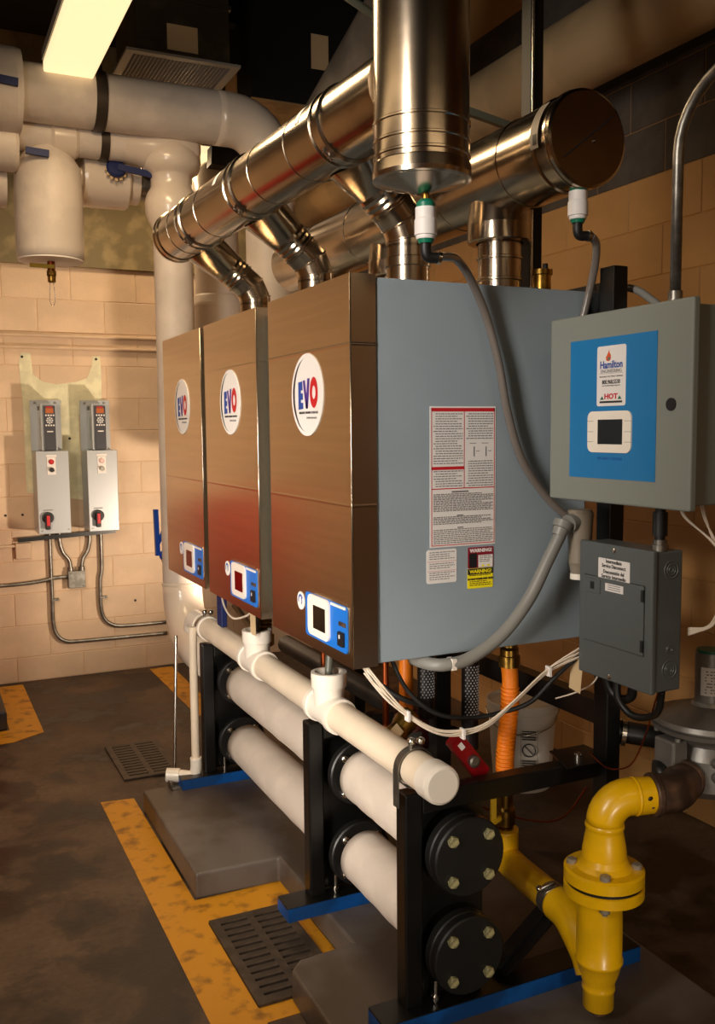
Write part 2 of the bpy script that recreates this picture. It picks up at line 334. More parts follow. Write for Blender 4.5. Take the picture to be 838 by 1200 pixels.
# ------------------------------------------------------------------ boilers
def boiler(y0, y1, label, near, scr):
    w = y1-y0; yc = (y0+y1)/2; t = thing('boiler', label, 'boiler', (1.28, yc, .985), 'row of three wall boilers')
    xf, z0, z1 = .935, .993, 1.944
    body = MB().box(1.004, 1.64, y0+.004, y1-.004, z0+.006, z1-.006); obj('body', body, GREY, t, bevel=.003)
    # stainless cover, pan shaped with two shallow ridges added to catch lamp streaks
    cv = MB(); zz = [z0, 1.388]+[1.388+.010*k/8 for k in range(1, 9)]+[1.774]+[1.774+.010*k/8 for k in range(1, 9)]+[z1]
    bd = lambda z, z_, h: h*.5*(1-math.cos(2*PI*(z-z_)/.010)) if z_ < z < z_+.010 else 0
    off = [bd(z, 1.388, .0007)+bd(z, 1.774, .0016) for z in zz]
    def sheet(mb, pf):
        for i0, i1 in ((0, 1), (1, 9), (9, 10), (10, 18), (18, 19)):
            n_ = len(mb.v)
            for i in range(i0, i1+1): mb.v += pf(i)
            for k in range(i1-i0): mb.f.append((n_+2*k, n_+2*k+2, n_+2*k+3, n_+2*k+1)); mb.sm.append(i1-i0 > 1)
    sheet(cv, lambda i: [Vector((xf-off[i], y, zz[i])) for y in (y0, y1)])
    cv.quad((xf, y0, z1), (1.002, y0, z1), (1.002, y1, z1), (xf, y1, z1)).quad((xf, y0, z0), (xf, y1, z0), (1.002, y1, z0), (1.002, y0, z0))
    cv.quad((xf, y1, z0), (xf, y1, z1), (1.002, y1, z1), (1.002, y1, z0))
    cv.quad((1.002, y0, z0), (1.002, y1, z0), (1.002, y1, z1), (1.002, y0, z1))
    obj('front_cover', cv, STEEL, t)
    sd = MB()
    sheet(sd, lambda i: [Vector((x, y0-.0005-off[i], zz[i])) for x in (1.002, xf)])
    obj('cover_side', sd, STEELX, t)
    # hem along the front vertical edge
    obj('cover_hem', MB().tube([(xf, y0, z0), (xf, y0, z1)], .0022, 8, 1), STEELX, t)
    # logo disc
    c = Vector((xf-.0025, yc-.012, 1.668)); disc = obj('logo_disc', MB().cyl(c+Vector((.0022, 0, 0)), c, .108 if near else .106, seg=48), WHITE, t); R = .1; X = c.x-.0004
    def cres(a0, a1):
        P = []; n = 24
        for i in range(n+1): a = math.radians(a0+(a1-a0)*i/n); P.append((X, c.y-R*.97*math.cos(a), c.z+R*.97*math.sin(a)))
        for i in range(n, -1, -1): a = math.radians(a0+(a1-a0)*i/n); k = .97-.13*math.sin(PI*i/n)**1.2; P.append((X, c.y-R*k*math.cos(a)-0.0, c.z+R*k*math.sin(a)))
        return P
    sw = MB(); P = cres(98, 262); n = 25
    for i in range(24): sw.quad(P[i], P[i+1], P[49-i-1], P[49-i])
    obj('swoosh', sw, SBLK, disc)
    def poly(pts, m, nm):
        o = MB(); 
        for q in pts: o.prism([(X, c.y-x*R, c.z+y*R) for x, y in q], (-.0004, 0, 0))
        obj(nm, o, m, disc)
    poly([[(-.57, -.38), (-.39, -.37), (-.39, .36), (-.57, .35)], [(-.39, .13), (-.27, .13), (-.285, .37), (-.39, .36)], [(-.39, -.12), (-.25, -.12), (-.25, .05), (-.39, .05)], [(-.39, -.37), (-.235, -.36), (-.235, -.20), (-.39, -.20)]], NAVY, 'letter_e')
    poly([[(-.24, .38), (-.10, .39), (.09, -.36), (-.05, -.36)], [(-.05, -.36), (.09, -.36), (.23, .43), (.07, .42)]], PURP, 'letter_v')
    o = MB(); n = 28
    for i in range(n):
        a, b = 2*PI*i/n, 2*PI*(i+1)/n; e = lambda q, ra, rb: (X-.0004, c.y-R*(.50+ra*math.cos(q)), c.z+R*(.05+rb*math.sin(q)))
        o.quad(e(a, .265, .40), e(b, .265, .40), e(b, .115, .175), e(a, .115, .175))
    obj('letter_o', o, SRED, disc)
    text('INNOVATIVE CONDENSING TECHNOLOGIES', .0088, (X, c.y-.012, c.z-.047), m=SBLK, parent=disc, name='caption', sx=.72, ext=.0003, **NX)
    text('by Hamilton Engineering, Inc.', .0082, (X, c.y-.034, c.z-.06), m=SGRY, parent=disc, name='caption', sx=.72, ext=.0003, **NX)
    # small round emblem
    ec = Vector((xf-.0015, y0+.337, 1.108)); em = obj('round_emblem', MB().cyl(ec+Vector((.0015, 0, 0)), ec, .025, seg=28), WHITE, t)
    e = MB(); 
    for a0, a1, ra, rb in ((30, 200, .018, .012), (-60, 60, .012, .007)):
        for i in range(10):
            a, b = math.radians(a0+(a1-a0)*i/10), math.radians(a0+(a1-a0)*(i+1)/10); q = lambda an, r: (ec.x-.0004, ec.y-r*math.cos(an), ec.z+r*math.sin(an))
            e.quad(q(a, ra), q(b, ra), q(b, rb), q(a, rb))
    obj('emblem_swirl', e, NAVY, em)
    # control panel
    pc = Vector((xf-.002, y0+.161, 1.083)); 
    pa = obj('control_panel', plate(pc+Vector((.002, 0, 0)), (0, -1, 0), (0, 0, 1), .27, .118, (-1, 0, 0), .004, .012), PBLU, t)
    obj('panel_trim', plate(pc+Vector((.003, .0, 0)), (0, -1, 0), (0, 0, 1), .282, .13, (-1, 0, 0), .003, .015), STEELX, pa)
    obj('bezel', plate(pc+Vector((0, .037, .004)), (0, -1, 0), (0, 0, 1), .138, .108, (-1, 0, 0), .008, .018), PVCF, pa)
    obj('screen', plate(pc+Vector((-.006, .027, .002)), (0, -1, 0), (0, 0, 1), .078, .062, (-1, 0, 0), .003), scr, pa)
    obj('white_strip', plate(pc+Vector((0, -.084, .054)), (0, -1, 0), (0, 0, 1), .088, .006, (-1, 0, 0), .005), PVCF, pa)
    obj('slot_plate', plate(pc+Vector((0, -.108, .012)), (0, -1, 0), (0, 0, 1), .04, .010, (-1, 0, 0), .0045), RUST, pa)
    sw = obj('rocker_switch', plate(pc+Vector((0, -.104, -.026)), (0, -1, 0), (0, 0, 1), .034, .036, (-1, 0, 0), .008, .003), SBLK, pa)
    obj('switch_mark', plate(pc+Vector((-.005, -.1, -.02)), (0, -1, 0), (0, 0, 1), .006, .010, (-1, 0, 0), .0035), WHITE, pa)
    return t
B1 = boiler(2.005, 2.57, 'nearest stainless-fronted boiler, its grey side covered with warning labels', True, GLASS)
B2 = boiler(2.675, 3.235, 'middle stainless-fronted boiler between the nearest and farthest ones', False, REDSCR)
B3 = boiler(3.285, 3.845, 'farthest stainless-fronted boiler beside the white vertical pipe', False, REDSCR)
# labels on the near boiler's grey side (plane y = 2.009)
def side_label(name, x0, x1, z0, z1, m, rad=0.0, th=.001, y=2.0088, parent=B1):
    return obj(name, plate(((x0+x1)/2, y, (z0+z1)/2), (1, 0, 0), (0, 0, 1), x1-x0, z1-z0, (0, -1, 0), th, rad), m, parent)
def lines(mb, x0, x1, z0, z1, step, y, ind=0, h=.0022, fill=.95, right=(1, 0, 0), n=(0, -1, 0)):
    z = z1
    R = Vector(right)
    while z > z0:
        x = x0+(ind if random.random() < .6 else 0); end = x1-(x1-x0)*random.choice((0, 0, 0, .05, .3))*(1-fill+.6)
        while x < end:
            w = min(random.uniform(.004, .012), end-x)
            if w > .002:
                p = [Vector((0, y, z))+R*a for a in (x, x+w)] if right == (1, 0, 0) else [Vector((y, 0, z))+R*a for a in (x, x+w)]
                q = Vector((0, 0, h)); mb.quad(p[0], p[1], p[1]+q, p[0]+q)
            x += w+.0018
        z -= step
L1 = side_label('instruction_label', 1.152, 1.347, 1.277, 1.632, WHITE); yy = 2.0074
r = MB()
def bar(mb, x0, x1, z0, z1, y=yy): mb.quad((x0, y, z0), (x1, y, z0), (x1, y, z1), (x0, y, z1))
for b in ((1.156, 1.344, 1.619, 1.628), (1.156, 1.252, 1.473, 1.481), (1.156, 1.158, 1.281, 1.628), (1.342, 1.344, 1.281, 1.628), (1.156, 1.344, 1.281, 1.283), (1.156, 1.344, 1.424, 1.4265), (1.251, 1.253, 1.424, 1.619)): bar(r, *b)
lab(obj('red_border', r, SRED, L1), 'red frame and header bars of the instruction label')
r = MB(); bar(r, 1.156, 1.17, 1.619, 1.628, yy-.0003); bar(r, 1.253, 1.30, 1.619, 1.628, yy-.0003)
k = MB()
lines(k, 1.162, 1.248, 1.486, 1.612, .0062, yy-.0002, .006); lines(k, 1.162, 1.248, 1.43, 1.468, .0062, yy-.0002, .006)
lines(k, 1.258, 1.339, 1.545, 1.612, .0062, yy-.0002, .006); lines(k, 1.258, 1.339, 1.43, 1.492, .0062, yy-.0002, .006)
for x in (1.28, 1.316): bar(k, x, x+.003, 1.505, 1.53, yy-.0002); bar(k, x-.012, x+.008, 1.538, 1.5395, yy-.0002); bar(k, x+.008, x+.018, 1.518, 1.5195, yy-.0002)
lines(k, 1.162, 1.339, 1.365, 1.41, .0042, yy-.0002, 0, .0024); lines(k, 1.162, 1.339, 1.335, 1.352, .0042, yy-.0002, 0, .0024); lines(k, 1.162, 1.339, 1.286, 1.32, .0048, yy-.0002, 0, .0022)
bar(k, 1.23, 1.25, 1.355, 1.358, yy-.0002); bar(k, 1.215, 1.265, 1.415, 1.419, yy-.0002); bar(k, 1.232, 1.25, 1.324, 1.327, yy-.0002)
o = obj('small_print', k, SGRY, L1); o['kind'] = 'stuff'; lab(o, 'rows of small printed text')
L2 = side_label('rating_label', 1.142, 1.23, 1.186, 1.272, WHITE, .006)
k = MB(); lines(k, 1.15, 1.224, 1.245, 1.264, .0055, yy, 0, .002); lines(k, 1.15, 1.224, 1.222, 1.235, .0055, yy, 0, .002); lines(k, 1.15, 1.224, 1.194, 1.212, .0055, yy, 0, .002)
o = obj('small_print', k, SGRY, L2); o['kind'] = 'stuff'
r = MB(); bar(r, 1.144, 1.228, 1.241, 1.2418); bar(r, 1.144, 1.228, 1.217, 1.2178); obj('pink_rule', r, SRED, L2)
L3 = side_label('warning_label', 1.264, 1.342, 1.217, 1.271, mat('label_crimson', (128, 10, 30), .5), .003); lab(L3, 'crimson warning label with white heading')
text('WARNING!', .013, (1.303, yy, 1.262), m=WHITE, parent=L3, bold=.0003, **NY)
obj('label_field', plate((1.317, yy, 1.234), (1, 0, 0), (0, 0, 1), .044, .032, (0, -1, 0), .0003), WHITE, L3)
obj('label_picture', plate((1.279, yy, 1.237), (1, 0, 0), (0, 0, 1), .022, .036, (0, -1, 0), .0003), SBLK, L3)
k = MB(); lines(k, 1.298, 1.337, 1.23, 1.246, .0045, yy-.0005, 0, .0018); o = obj('small_print', k, SGRY, L3); o['kind'] = 'stuff'
k = MB(); bar(k, 1.305, 1.313, 1.220, 1.225, yy-.0005); bar(k, 1.322, 1.330, 1.220, 1.225, yy-.0005); obj('yellow_mark', k, SYEL, L3)
L4 = side_label('warning_label', 1.263, 1.340, 1.164, 1.216, SYEL, .003); lab(L4, 'yellow warning label with black heading bar')
obj('heading_bar', plate((1.3015, yy, 1.208), (1, 0, 0), (0, 0, 1), .077, .015, (0, -1, 0), .0003), SBLK, L4)
text('WARNING!', .013, (1.302, yy-.0003, 1.2075), m=SYEL, parent=L4, bold=.0003, **NY)
text('DO NOT POWER UNIT UNTIL', .0068, (1.302, yy, 1.188), m=SBLK, parent=L4, **NY, sx=.85, bold=.0002)
k = MB(); lines(k, 1.269, 1.335, 1.169, 1.181, .0048, yy, 0, .002); lines(k, 1.269, 1.335, 1.194, 1.197, .0048, yy, 0, .002); o = obj('small_print', k, SBLK, L4); o['kind'] = 'stuff'
# ------------------------------------------------------------------ exhaust manifold (front), intake manifold (rear), stack
def hx(y): return Vector((1.016-(y-2.085)*.0482, y, 2.338-(y-2.085)*.012))
HR = .092
t = thing('exhaust_manifold', 'polished steel flue manifold running above the boilers into the big round stack', 'flue', (1.0, 2.9, 1.93))
a, b = hx(1.90), hx(3.60); d = (b-a).normalized(); L = (b-a).length
obj('main_duct', MB().lathe(a, d, [(0, HR), (L, HR)], 64), DUCT, t)
def ring(axis_o, axis_d, at, r, w=.006, h=.004, par=None, name='locking_band', m=None):
    obj(name, MB().lathe(axis_o+axis_d*(at-w), axis_d, [(0, r), (w*.4, r+h), (w*1.6, r+h), (w*2, r)], 64, caps=False), m or DUCT, par)
def bands(o, d, at, r, par, w=.03):
    obj('locking_band', MB().lathe(o+d*(at-w), d, [(0, r), (.003, r+.006), (.009, r+.006), (.012, r+.002), (2*w-.012, r+.002), (2*w-.009, r+.006), (2*w-.003, r+.006), (2*w, r)], 64, caps=False), DUCT, par)
for y in (2.18, 2.80, 3.30): bands(a, d, (hx(y)-a).length, HR, t)
for y in (2.37, 2.63, 3.12, 3.43): ring(a, d, (hx(y)-a).length, HR, .003, .0018, t, 'seam_ring')
obj('end_cap', MB().lathe(hx(3.545), d, [(0, HR), (.004, HR+.004), (.01, HR+.001), (.035, HR+.003), (.04, HR+.006), (.052, HR+.006), (.056, HR*.96), (.060, 0)], 64, caps=False), DUCT, t)
def clampscrew(y, ang, par):
    p = hx(y); q = p+Vector((math.cos(ang), 0, math.sin(ang)))*(HR+.010); tt = Vector((-math.sin(ang), 0, math.cos(ang)))
    m = MB().cyl(q-tt*.014, q+tt*.014, .0045, seg=10); m.hexb(q+tt*.014, tt, .007, .006); m.beam(q-tt*.010-d*.006, q-tt*.010+d*.006, .008, .012); m.beam(q+tt*.008-d*.006, q+tt*.008+d*.006, .008, .012)
    obj('clamp_screw', m, CHROME, par)
for y in (2.18, 2.80, 3.30): clampscrew(y-.02, math.radians(-128), t)
def arcpatch(p0, d0, t0, t1, a0, a1, r, xref, m, par, name):
    x = Vector(xref); x = (x-d0*x.dot(d0)).normalized(); y = d0.cross(x); mb = MB(); n = 14
    for i in range(n):
        A, B = [math.radians(a0+(a1-a0)*k/n) for k in (i, i+1)]; q = lambda tt, an: p0+d0*tt+(x*math.cos(an)+y*math.sin(an))*r
        mb.quad(q(t0, A), q(t1, A), q(t1, B), q(t0, B), sm=True)
    return obj(name, mb, m, par)
for y in (2.29, 2.92): 
    s0 = (hx(y)-a).length; o = arcpatch(a, d, s0-.014, s0+.014, 15, 62, HR+.0012, (-1, 0, 0), WHITE, t, 'size_sticker')
    lab(o, 'narrow white paper sticker wrapped on the duct')
# laterals and risers
for y in (2.28, 2.93, 3.55):
    yb = y-.0; base = Vector((1.24, yb, 1.94)); el = Vector((1.24, yb, 2.085)); p = hx(yb); R = .060
    dd = (p-el).normalized(); elen = (p-el).length
    k = MB(); k.lathe(base, (0, 0, 1), [(0, R+.003), (.02, R+.003), (.022, R-.001), (.075, R-.001), (.077, R+.003), (.10, R+.003), (.102, R), (.135, R)], 48)
    obj('riser', k, DUCT, t)
    # segmented elbow: vertical -> half angle -> branch
    ax = Vector((0, 0, 1)); mid = (ax+dd).normalized()
    pts = [el+Vector((0, 0, -.012)), el+Vector((0, 0, .008)), el+Vector((0, 0, .008))+mid*.05, el+Vector((0, 0, .008))+mid*.05+dd*.05, el+Vector((0, 0, .008))+mid*.05+dd*.13]
    k = MB()
    for i in range(len(pts)-1):
        q0, q1 = pts[i], pts[i+1]; e = (q1-q0).normalized(); k.lathe(q0-e*.006, e, [(0, R), ((q1-q0).length+.012, R)], 48)
    obj('elbow', k, DUCT, t)
    for q, e, w in ((pts[1], (ax+mid).normalized(), .0), (pts[2], (mid+dd).normalized(), 0), (pts[3], dd, 0)):
        obj('seam_ring', MB().lathe(q-e*.003, e, [(0, R), (.002, R+.004), (.005, R+.004), (.007, R)], 48, caps=False), DUCT, t)
    q = pts[3]+dd*.01
    obj('branch_collar', MB().lathe(q, dd, [(0, R), (.003, R+.004), (.010, R+.001), (.020, R+.004), (.028, R+.001), (.038, R+.004), (.05, R+.003)], 48, caps=False), DUCT, t)
    # flared saddle: oval mouth hugging the main duct, tapering to the collar
    sd = MB(); n = 40; c0 = q+dd*.045; sx = dd.cross(Vector((0, 1, 0))).normalized(); ys = Vector((0, 1, 0)); 
    prev = None
    for s in range(6):
        f = s/5; row = []
        for i in range(n):
            an = 2*PI*i/n
            wa = R+.002+f*f*.0; wb = R+.002+f*.03
            pt = c0+sx*math.cos(an)*(R+.002+f*.016)+ys*math.sin(an)*(R+.002+f*.038)
            # travel toward the duct surface
            rel = pt-hx(pt.y); rel.y = 0
            # distance along dd to reach surface radius
            bq = rel.dot(dd); cq = rel.length_squared-(HR+.003)**2; disc = bq*bq-cq
            tt = (-bq-math.sqrt(disc)) if disc > 0 else -bq
            row.append(pt+dd*max(tt, 0)*f)
        nn = len(sd.v); sd.v += row
        if prev is not None:
            for i in range(n): j = (i+1) % n; sd.f.append((prev+i, prev+j, nn+j, nn+i)); sd.sm.append(True)
        prev = nn
    obj('flared_saddle', sd, DUCT, t)
    
ST = Vector((1.042, 1.85, 2.125)); SR = .106
t = thing('exhaust_stack', 'large vertical polished steel flue stack rising to the ceiling in front', 'flue', ST)
obj('shaft', MB().lathe(ST, (0, 0, 1), [(0, SR), (1.82, SR)], 72), DUCT, t)
for z in (.045, .075, .115, .40, .56, .59, .61): obj('seam_ring', MB().lathe(ST+Vector((0, 0, z)), (0, 0, 1), [(0, SR), (.002, SR+.003), (.006, SR+.003), (.008, SR)], 72, caps=False), DUCT, t)
obj('base_band', MB().lathe(ST+Vector((0, 0, -.002)), (0, 0, 1), [(0, SR-.004), (.002, SR+.004), (.012, SR+.005), (.035, SR+.003), (.038, SR)], 72), DUCT, t)
obj('drain_cone', MB().lathe(ST+Vector((0, 0, -.028)), (0, 0, 1), [(0, .012), (.006, .03), (.027, SR-.006)], 64, smooth=True), DUCT, t)
def trap(p, label, hosepts, hl):
    t = thing('condensate_trap', label, 'condensate trap', p); p = Vector(p); z = Vector((0, 0, 1))
    obj('nipple', MB().cyl(p+z*.0, p+z*.03, .009, seg=16), BRASS, t)
    obj('top_cap', MB().lathe(p-z*.016, z, [(0, .021), (.01, .021), (.018, .014)], 28), TEALP, t)
    o = obj('body', MB().lathe(p-z*.085, z, [(0, .021), (.004, .022), (.008, .022), (.009, .0255), (.042, .0255), (.046, .0235), (.069, .0235)], 32), WHITE, t)
    obj('bottom_cap', MB().lathe(p-z*.094, z, [(0, .016), (.009, .019)], 28), TEALP, t)
    obj('hose_elbow', MB().tube([p-z*.092, p-z*.112, p-z*.124+Vector((.008, 0, 0)), p-z*.124+Vector((.03, -.005, 0))], .0125, 14, 4), RUBBER, t)
    o = obj('hose_clamp', MB().lathe(p-z*.124+Vector((.026, -.005, 0)), Vector((1, -.1, -.1)), [(0, .0145), (.008, .0145)], 20), CHROME, t)
    h = obj('drain_hose', MB().tube(hosepts, .0105, 16, 8), HOSE); tag(h, hl, 'hose'); return t
p1 = (1.052, 1.85, 2.085)
trap(p1, 'white and green condensate trap hanging under the big vertical stack', [(1.08, 1.845, 1.962), (1.13, 1.88, 1.972), (1.185, 1.93, 1.975), (1.24, 1.965, 1.945), (1.295, 1.978, 1.86), (1.335, 1.978, 1.74), (1.362, 1.978, 1.62), (1.405, 1.978, 1.50), (1.47, 1.975, 1.41), (1.535, 1.96, 1.345), (1.58, 1.95, 1.32)], 'clear grey drain hose draped down the near boiler side from the stack trap')
# rear manifold
t = thing('intake_manifold', 'darker steel flue manifold with round cap behind, above the boilers', 'flue', (1.54, 2.9, 1.93))
IR = .117; a = Vector((1.54, 1.905, 2.292)); d = Vector((0, 1, 0)); 
obj('main_duct', MB().lathe(a, d, [(0, IR), (1.95, IR)], 64), DUCT, t)
for s in (.055, .0): ring(a, d, s+.008, IR, .006, .005, t)
for s in (.225, .56, .9, 1.2, 1.6): ring(a, d, s, IR, .003, .002, t, 'seam_ring')
cp = obj('end_cap', MB().lathe(a-d*.012, d, [(0, 0), (.0, IR-.004), (.004, IR+.003), (.014, IR+.004)], 64, caps=False), DUCT, t)
sm = MB(); sm.beam(a+Vector((-.075, -.0135, -.055)), a+Vector((.078, -.0135, .062)), .003, .003, (0, 1, 0)); obj('cap_seam', sm, SBLK, cp)
obj('cap_rivet', MB().cyl(a+Vector((.022, -.012, -.004)), a+Vector((.022, -.018, -.004)), .006, seg=12), DUCT, cp)
o = arcpatch(a, d, .03, .062, -12, 46, IR+.006, (-1, 0, 0), WHITE, t, 'size_sticker'); lab(o, 'white sticker with a barcode wrapped on the duct end')
arcpatch(a, d, .035, .05, -8, 4, IR+.0065, (-1, 0, 0), SBLK, t, 'barcode')
for y in (2.28, 2.93, 3.55):
    z = Vector((0, 0, 1)); b0 = Vector((1.54, y, 1.935)); R = .062
    obj('riser', MB().lathe(b0, z, [(0, R+.002), (.03, R+.002), (.032, R-.002), (.06, R-.002), (.062, R+.004), (.068, R+.004), (.07, R), (.12, R), (.122, R+.004), (.128, R+.004), (.13, R), (.2, R)], 48), DUCT, t)
    obj('tee_saddle', MB().lathe(b0+z*.168, z, [(0, R+.006), (.001, .088), (.004, .092), (.05, .092), (.1, .088), (.22, .08)], 56, smooth=False, caps=False), DUCT, t)
    obj('sight_plug', MB().cyl(b0+Vector((-.02, -R+.004, .028)), b0+Vector((-.02, -R-.008, .028)), .010, seg=14), RUBBER, t)
trap((1.536, 1.925, 2.185), 'white and green condensate trap hanging under the round end cap', [(1.57, 1.915, 2.06), (1.60, 1.93, 2.045), (1.618, 1.955, 2.0), (1.62, 1.98, 1.93), (1.615, 2.0, 1.86)], 'short grey drain hose dropping behind the boiler from the cap trap')
# ------------------------------------------------------------------ header frames, headers
def frame(y, label, xr, full):
    t = thing('pipe_rack', label, 'rack', (1.06, y+.025, .09), 'black pipe rack frames with blue feet'); u = .05
    obj('upright', MB().box(1.033, 1.033+u, y, y+u, .132, .685), BLACK, t, bevel=.005)
    x1 = 1.635 if full else 1.33
    obj('top_bar', MB().box(1.033+u, x1, y+.002, y+u-.002, .628, .68), BLACK, t, bevel=.004)
    obj('backing_plate', MB().box(1.083, 1.275, y+.028, y+.04, .14, .63), BLACK, t)
    cx = 1.755 if full else 1.36; x0 = .955 if full else (.945 if y < 3 else .925)
    obj('foot_plate', MB().box(x0, cx, y-.035, y+.055, .127, .134), BLACK, t, bevel=.001)
    f = MB().box(x0, cx, y-.037, y-.028, .0905, .132); f.box(x0, x0+.004, y-.028, y+.055, .0905, .127); lab(obj('foot_channel', f, BLUE, t), 'bright blue painted steel channel foot')
    obj('anchor_bolt', MB().cyl((1.118, y-.0, .134), (1.118, y-.0, .19), .006, seg=10).hexb((1.118, y, .14), (0, 0, 1), .012, .012), CHROME, t)
    if full:
        obj('brace', MB().beam((1.335, y+.04, .14), (1.50, y+.04, .265), .045, .04, (0, 1, 0)).beam((1.325, y+.018, .145), (1.49, y+.018, .27), .006, .05, (0, 1, 0)), BLACK, t)
        obj('gusset_tab', MB().prism([(1.50, y-.03, .681), (1.66, y-.03, .681), (1.66, y+.10, .681), (1.54, y+.10, .681)], (0, 0, .004)), BLACK, t)
        obj('tab_bolt', MB().hexb((1.575, y+.02, .685), (0, 0, 1), .011, .014), CHROME, t)
    return t
frame(1.925, 'black pipe rack nearest the camera with long blue foot under the yellow gas pipe', 1.6, True)
frame(2.545, 'middle black pipe rack with blue foot overhanging the near drain grate', 1.3, False)
frame(3.705, 'farthest black pipe rack with blue foot beside the white drain elbow', 1.3, False)
def header(z, label):
    t = thing('header_pipe', label, 'header pipe', (1.185, 2.8, z-.1), 'white insulated header pipes'); X = 1.185
    for ya, yb in ((1.975, 2.47), (2.64, 3.61), (3.80, 4.0)):
        m = MB(); r = .083; n = 14; prof = [(0, .05), (.001, r-.006), (.006, r)]+[((yb-ya)*k/n, r+random.uniform(-.0012, .0012)) for k in range(1, n)]+[(yb-ya-.002, r), (yb-ya, .05)]
        m.lathe((X, ya, z), (0, 1, 0), prof, 48, smooth=True, caps=False); obj('insulation', m, JACKET, t)
    def fl(y0, y1, bolts, cap=False):
        f = obj('flange', MB().lathe((X, y0, z), (0, 1, 0), [(0, .096), (.004, .1), (y1-y0, .1)], 56), FLANGE, t)
        return f
    f = fl(1.868, 1.892, True); lab(f, 'black blind flange closing the pipe end'); fl(1.895, 1.92, True)
    for i in range(4):
        a = PI/4+i*PI/2+.0; bx, bz = X+.073*math.cos(a), z+.073*math.sin(a)
        obj('bolt', MB().hexb((bx, 1.868, bz), (0, -1, 0), .0145, .012), BRASS if 0 else mat('yellow_zinc', (190, 182, 132), .4, .2, var=.3, vs=60), f)
    obj('stub', MB().cyl((X, 1.92, z), (X, 1.975, z), .06), FLANGE, t)
    for y0 in (2.495, 2.605, 3.655, 3.765):
        g = fl(y0, y0+.026, True)
        for i in range(4):
            a = PI/4+i*PI/2; bx, bz = X+.078*math.cos(a), z+.078*math.sin(a); s = -1 if y0 in (2.495, 3.655) else 1; yb = y0 if s < 0 else y0+.026
            obj('bolt', MB().hexb((bx, yb, bz), (0, s, 0), .013, .012).cyl((bx, yb, bz), (bx, yb+s*.028, bz), .0065, seg=10), CHROME, g)
    obj('core_pipe', MB().cyl((X, 1.93, z), (X, 3.9, z), .05), FLANGE, t)
    return t
HU = header(.522, 'upper white insulated header pipe running under the boilers, directly below the PVC drain')
HL = header(.266, 'lower white insulated header pipe running just above the grey pad')
# ------------------------------------------------------------------ PVC drain
PX, PZ, PR = 1.062, .752, .044
t = thing('drain_pipe', 'cream PVC condensate drain pipe clamped on top of the black racks', 'drain pipe', (PX, 2.8, PZ-.05))
obj('pipe', MB().cyl((PX, 1.84, PZ), (PX, 3.80, PZ), PR, seg=48), PVC, t)
obj('end_cap', MB().lathe((PX, 1.792, PZ), (0, 1, 0), [(0, PR*.9), (.004, PR+.002), (.012, PR+.004), (.055, PR+.004), (.056, PR)], 48), PVCF, t)
def tee(y):
    f = obj('tee', MB().lathe((PX, y-.085, PZ), (0, 1, 0), [(0, PR), (.001, PR+.008), (.022, PR+.009), (.024, PR+.004), (.05, PR+.003), (.12, PR+.003), (.145, PR+.004), (.147, PR+.009), (.169, PR+.008), (.17, PR)], 48, caps=False).lathe((PX, y, PZ), (0, 0, 1), [(0, PR), (.055, PR+.002), (.07, PR+.003), (.072, PR+.008), (.115, PR+.009), (.116, PR-.002), (.08, PR-.004)], 48, caps=False), PVCF, t)
    obj('socket_inside', MB().cyl((PX, y, PZ+.08), (PX, y, PZ+.082), PR-.004, seg=32), SBLK, t)
for y in (2.45, 3.09): tee(y)
obj('elbow', MB().tube([(PX, 3.78, PZ), (PX, 3.86, PZ), (PX, 3.90, PZ-.006), (PX-.0, 3.925, PZ-.04)], PR+.004, 32, 6), PVCF, t)
obj('joint_collar', MB().lathe((PX, 3.70, PZ), (0, 1, 0), [(0, PR), (.001, PR+.006), (.03, PR+.006), (.031, PR)], 48), PVCF, t)
for y in (1.93, 2.57, 3.73):
    c = obj('clamp', MB().lathe((PX, y-.012, PZ), (0, 1, 0), [(0, PR+.0045), (.0, PR+.007), (.026, PR+.007), (.026, PR+.0045)], 48, caps=False).box(PX-.052, PX-.049, y-.012, y+.014, .66, PZ), GALV, t) if y != 2.57 else None
    if c: obj('clamp_bolt', MB().cyl((PX-.01, y, PZ+.05), (PX-.01, y, PZ+.07), .006, seg=10).sphere((PX-.008, y, PZ+.066), .011, 12).sphere((PX+.018, y, PZ+.063), .011, 12), CHROME, c)
# drain tubes dropping from each boiler into the tees
for i, y in enumerate((2.45, 3.09)):
    o = obj('condensate_tube', MB().tube([(PX+.02, y+.03, 1.01), (PX+.01, y+.01, .95), (PX, y, .86), (PX, y, .835)], .012, 14, 5), mat('grey_green_tube', (84, 84, 74), .4)); tag(o, ['grey drain tube dropping from the nearest boiler into its PVC tee', 'grey drain tube dropping from the middle boiler into its PVC tee'][i], 'drain tube')
def tagp(p, w, h, label, rot=.3):
    R = Vector((math.sin(rot)*.2, -1, .25*rot)).normalized(); U = Vector((0, rot, 1)).normalized(); U = (U-R*U.dot(R)).normalized(); N = R.cross(U)
    m = plate(p, R, U, w, h, N, .001); o = obj('paper_tag', m, PAPER); tag(o, label, 'tag'); return o
tagp((1.03, 3.035, .90), .05, .075, 'manila paper tag hanging above the far PVC tee', .15)
tagp((1.045, 2.375, .955), .016, .05, 'small manila tag hanging under the nearest boiler control panel', .3)
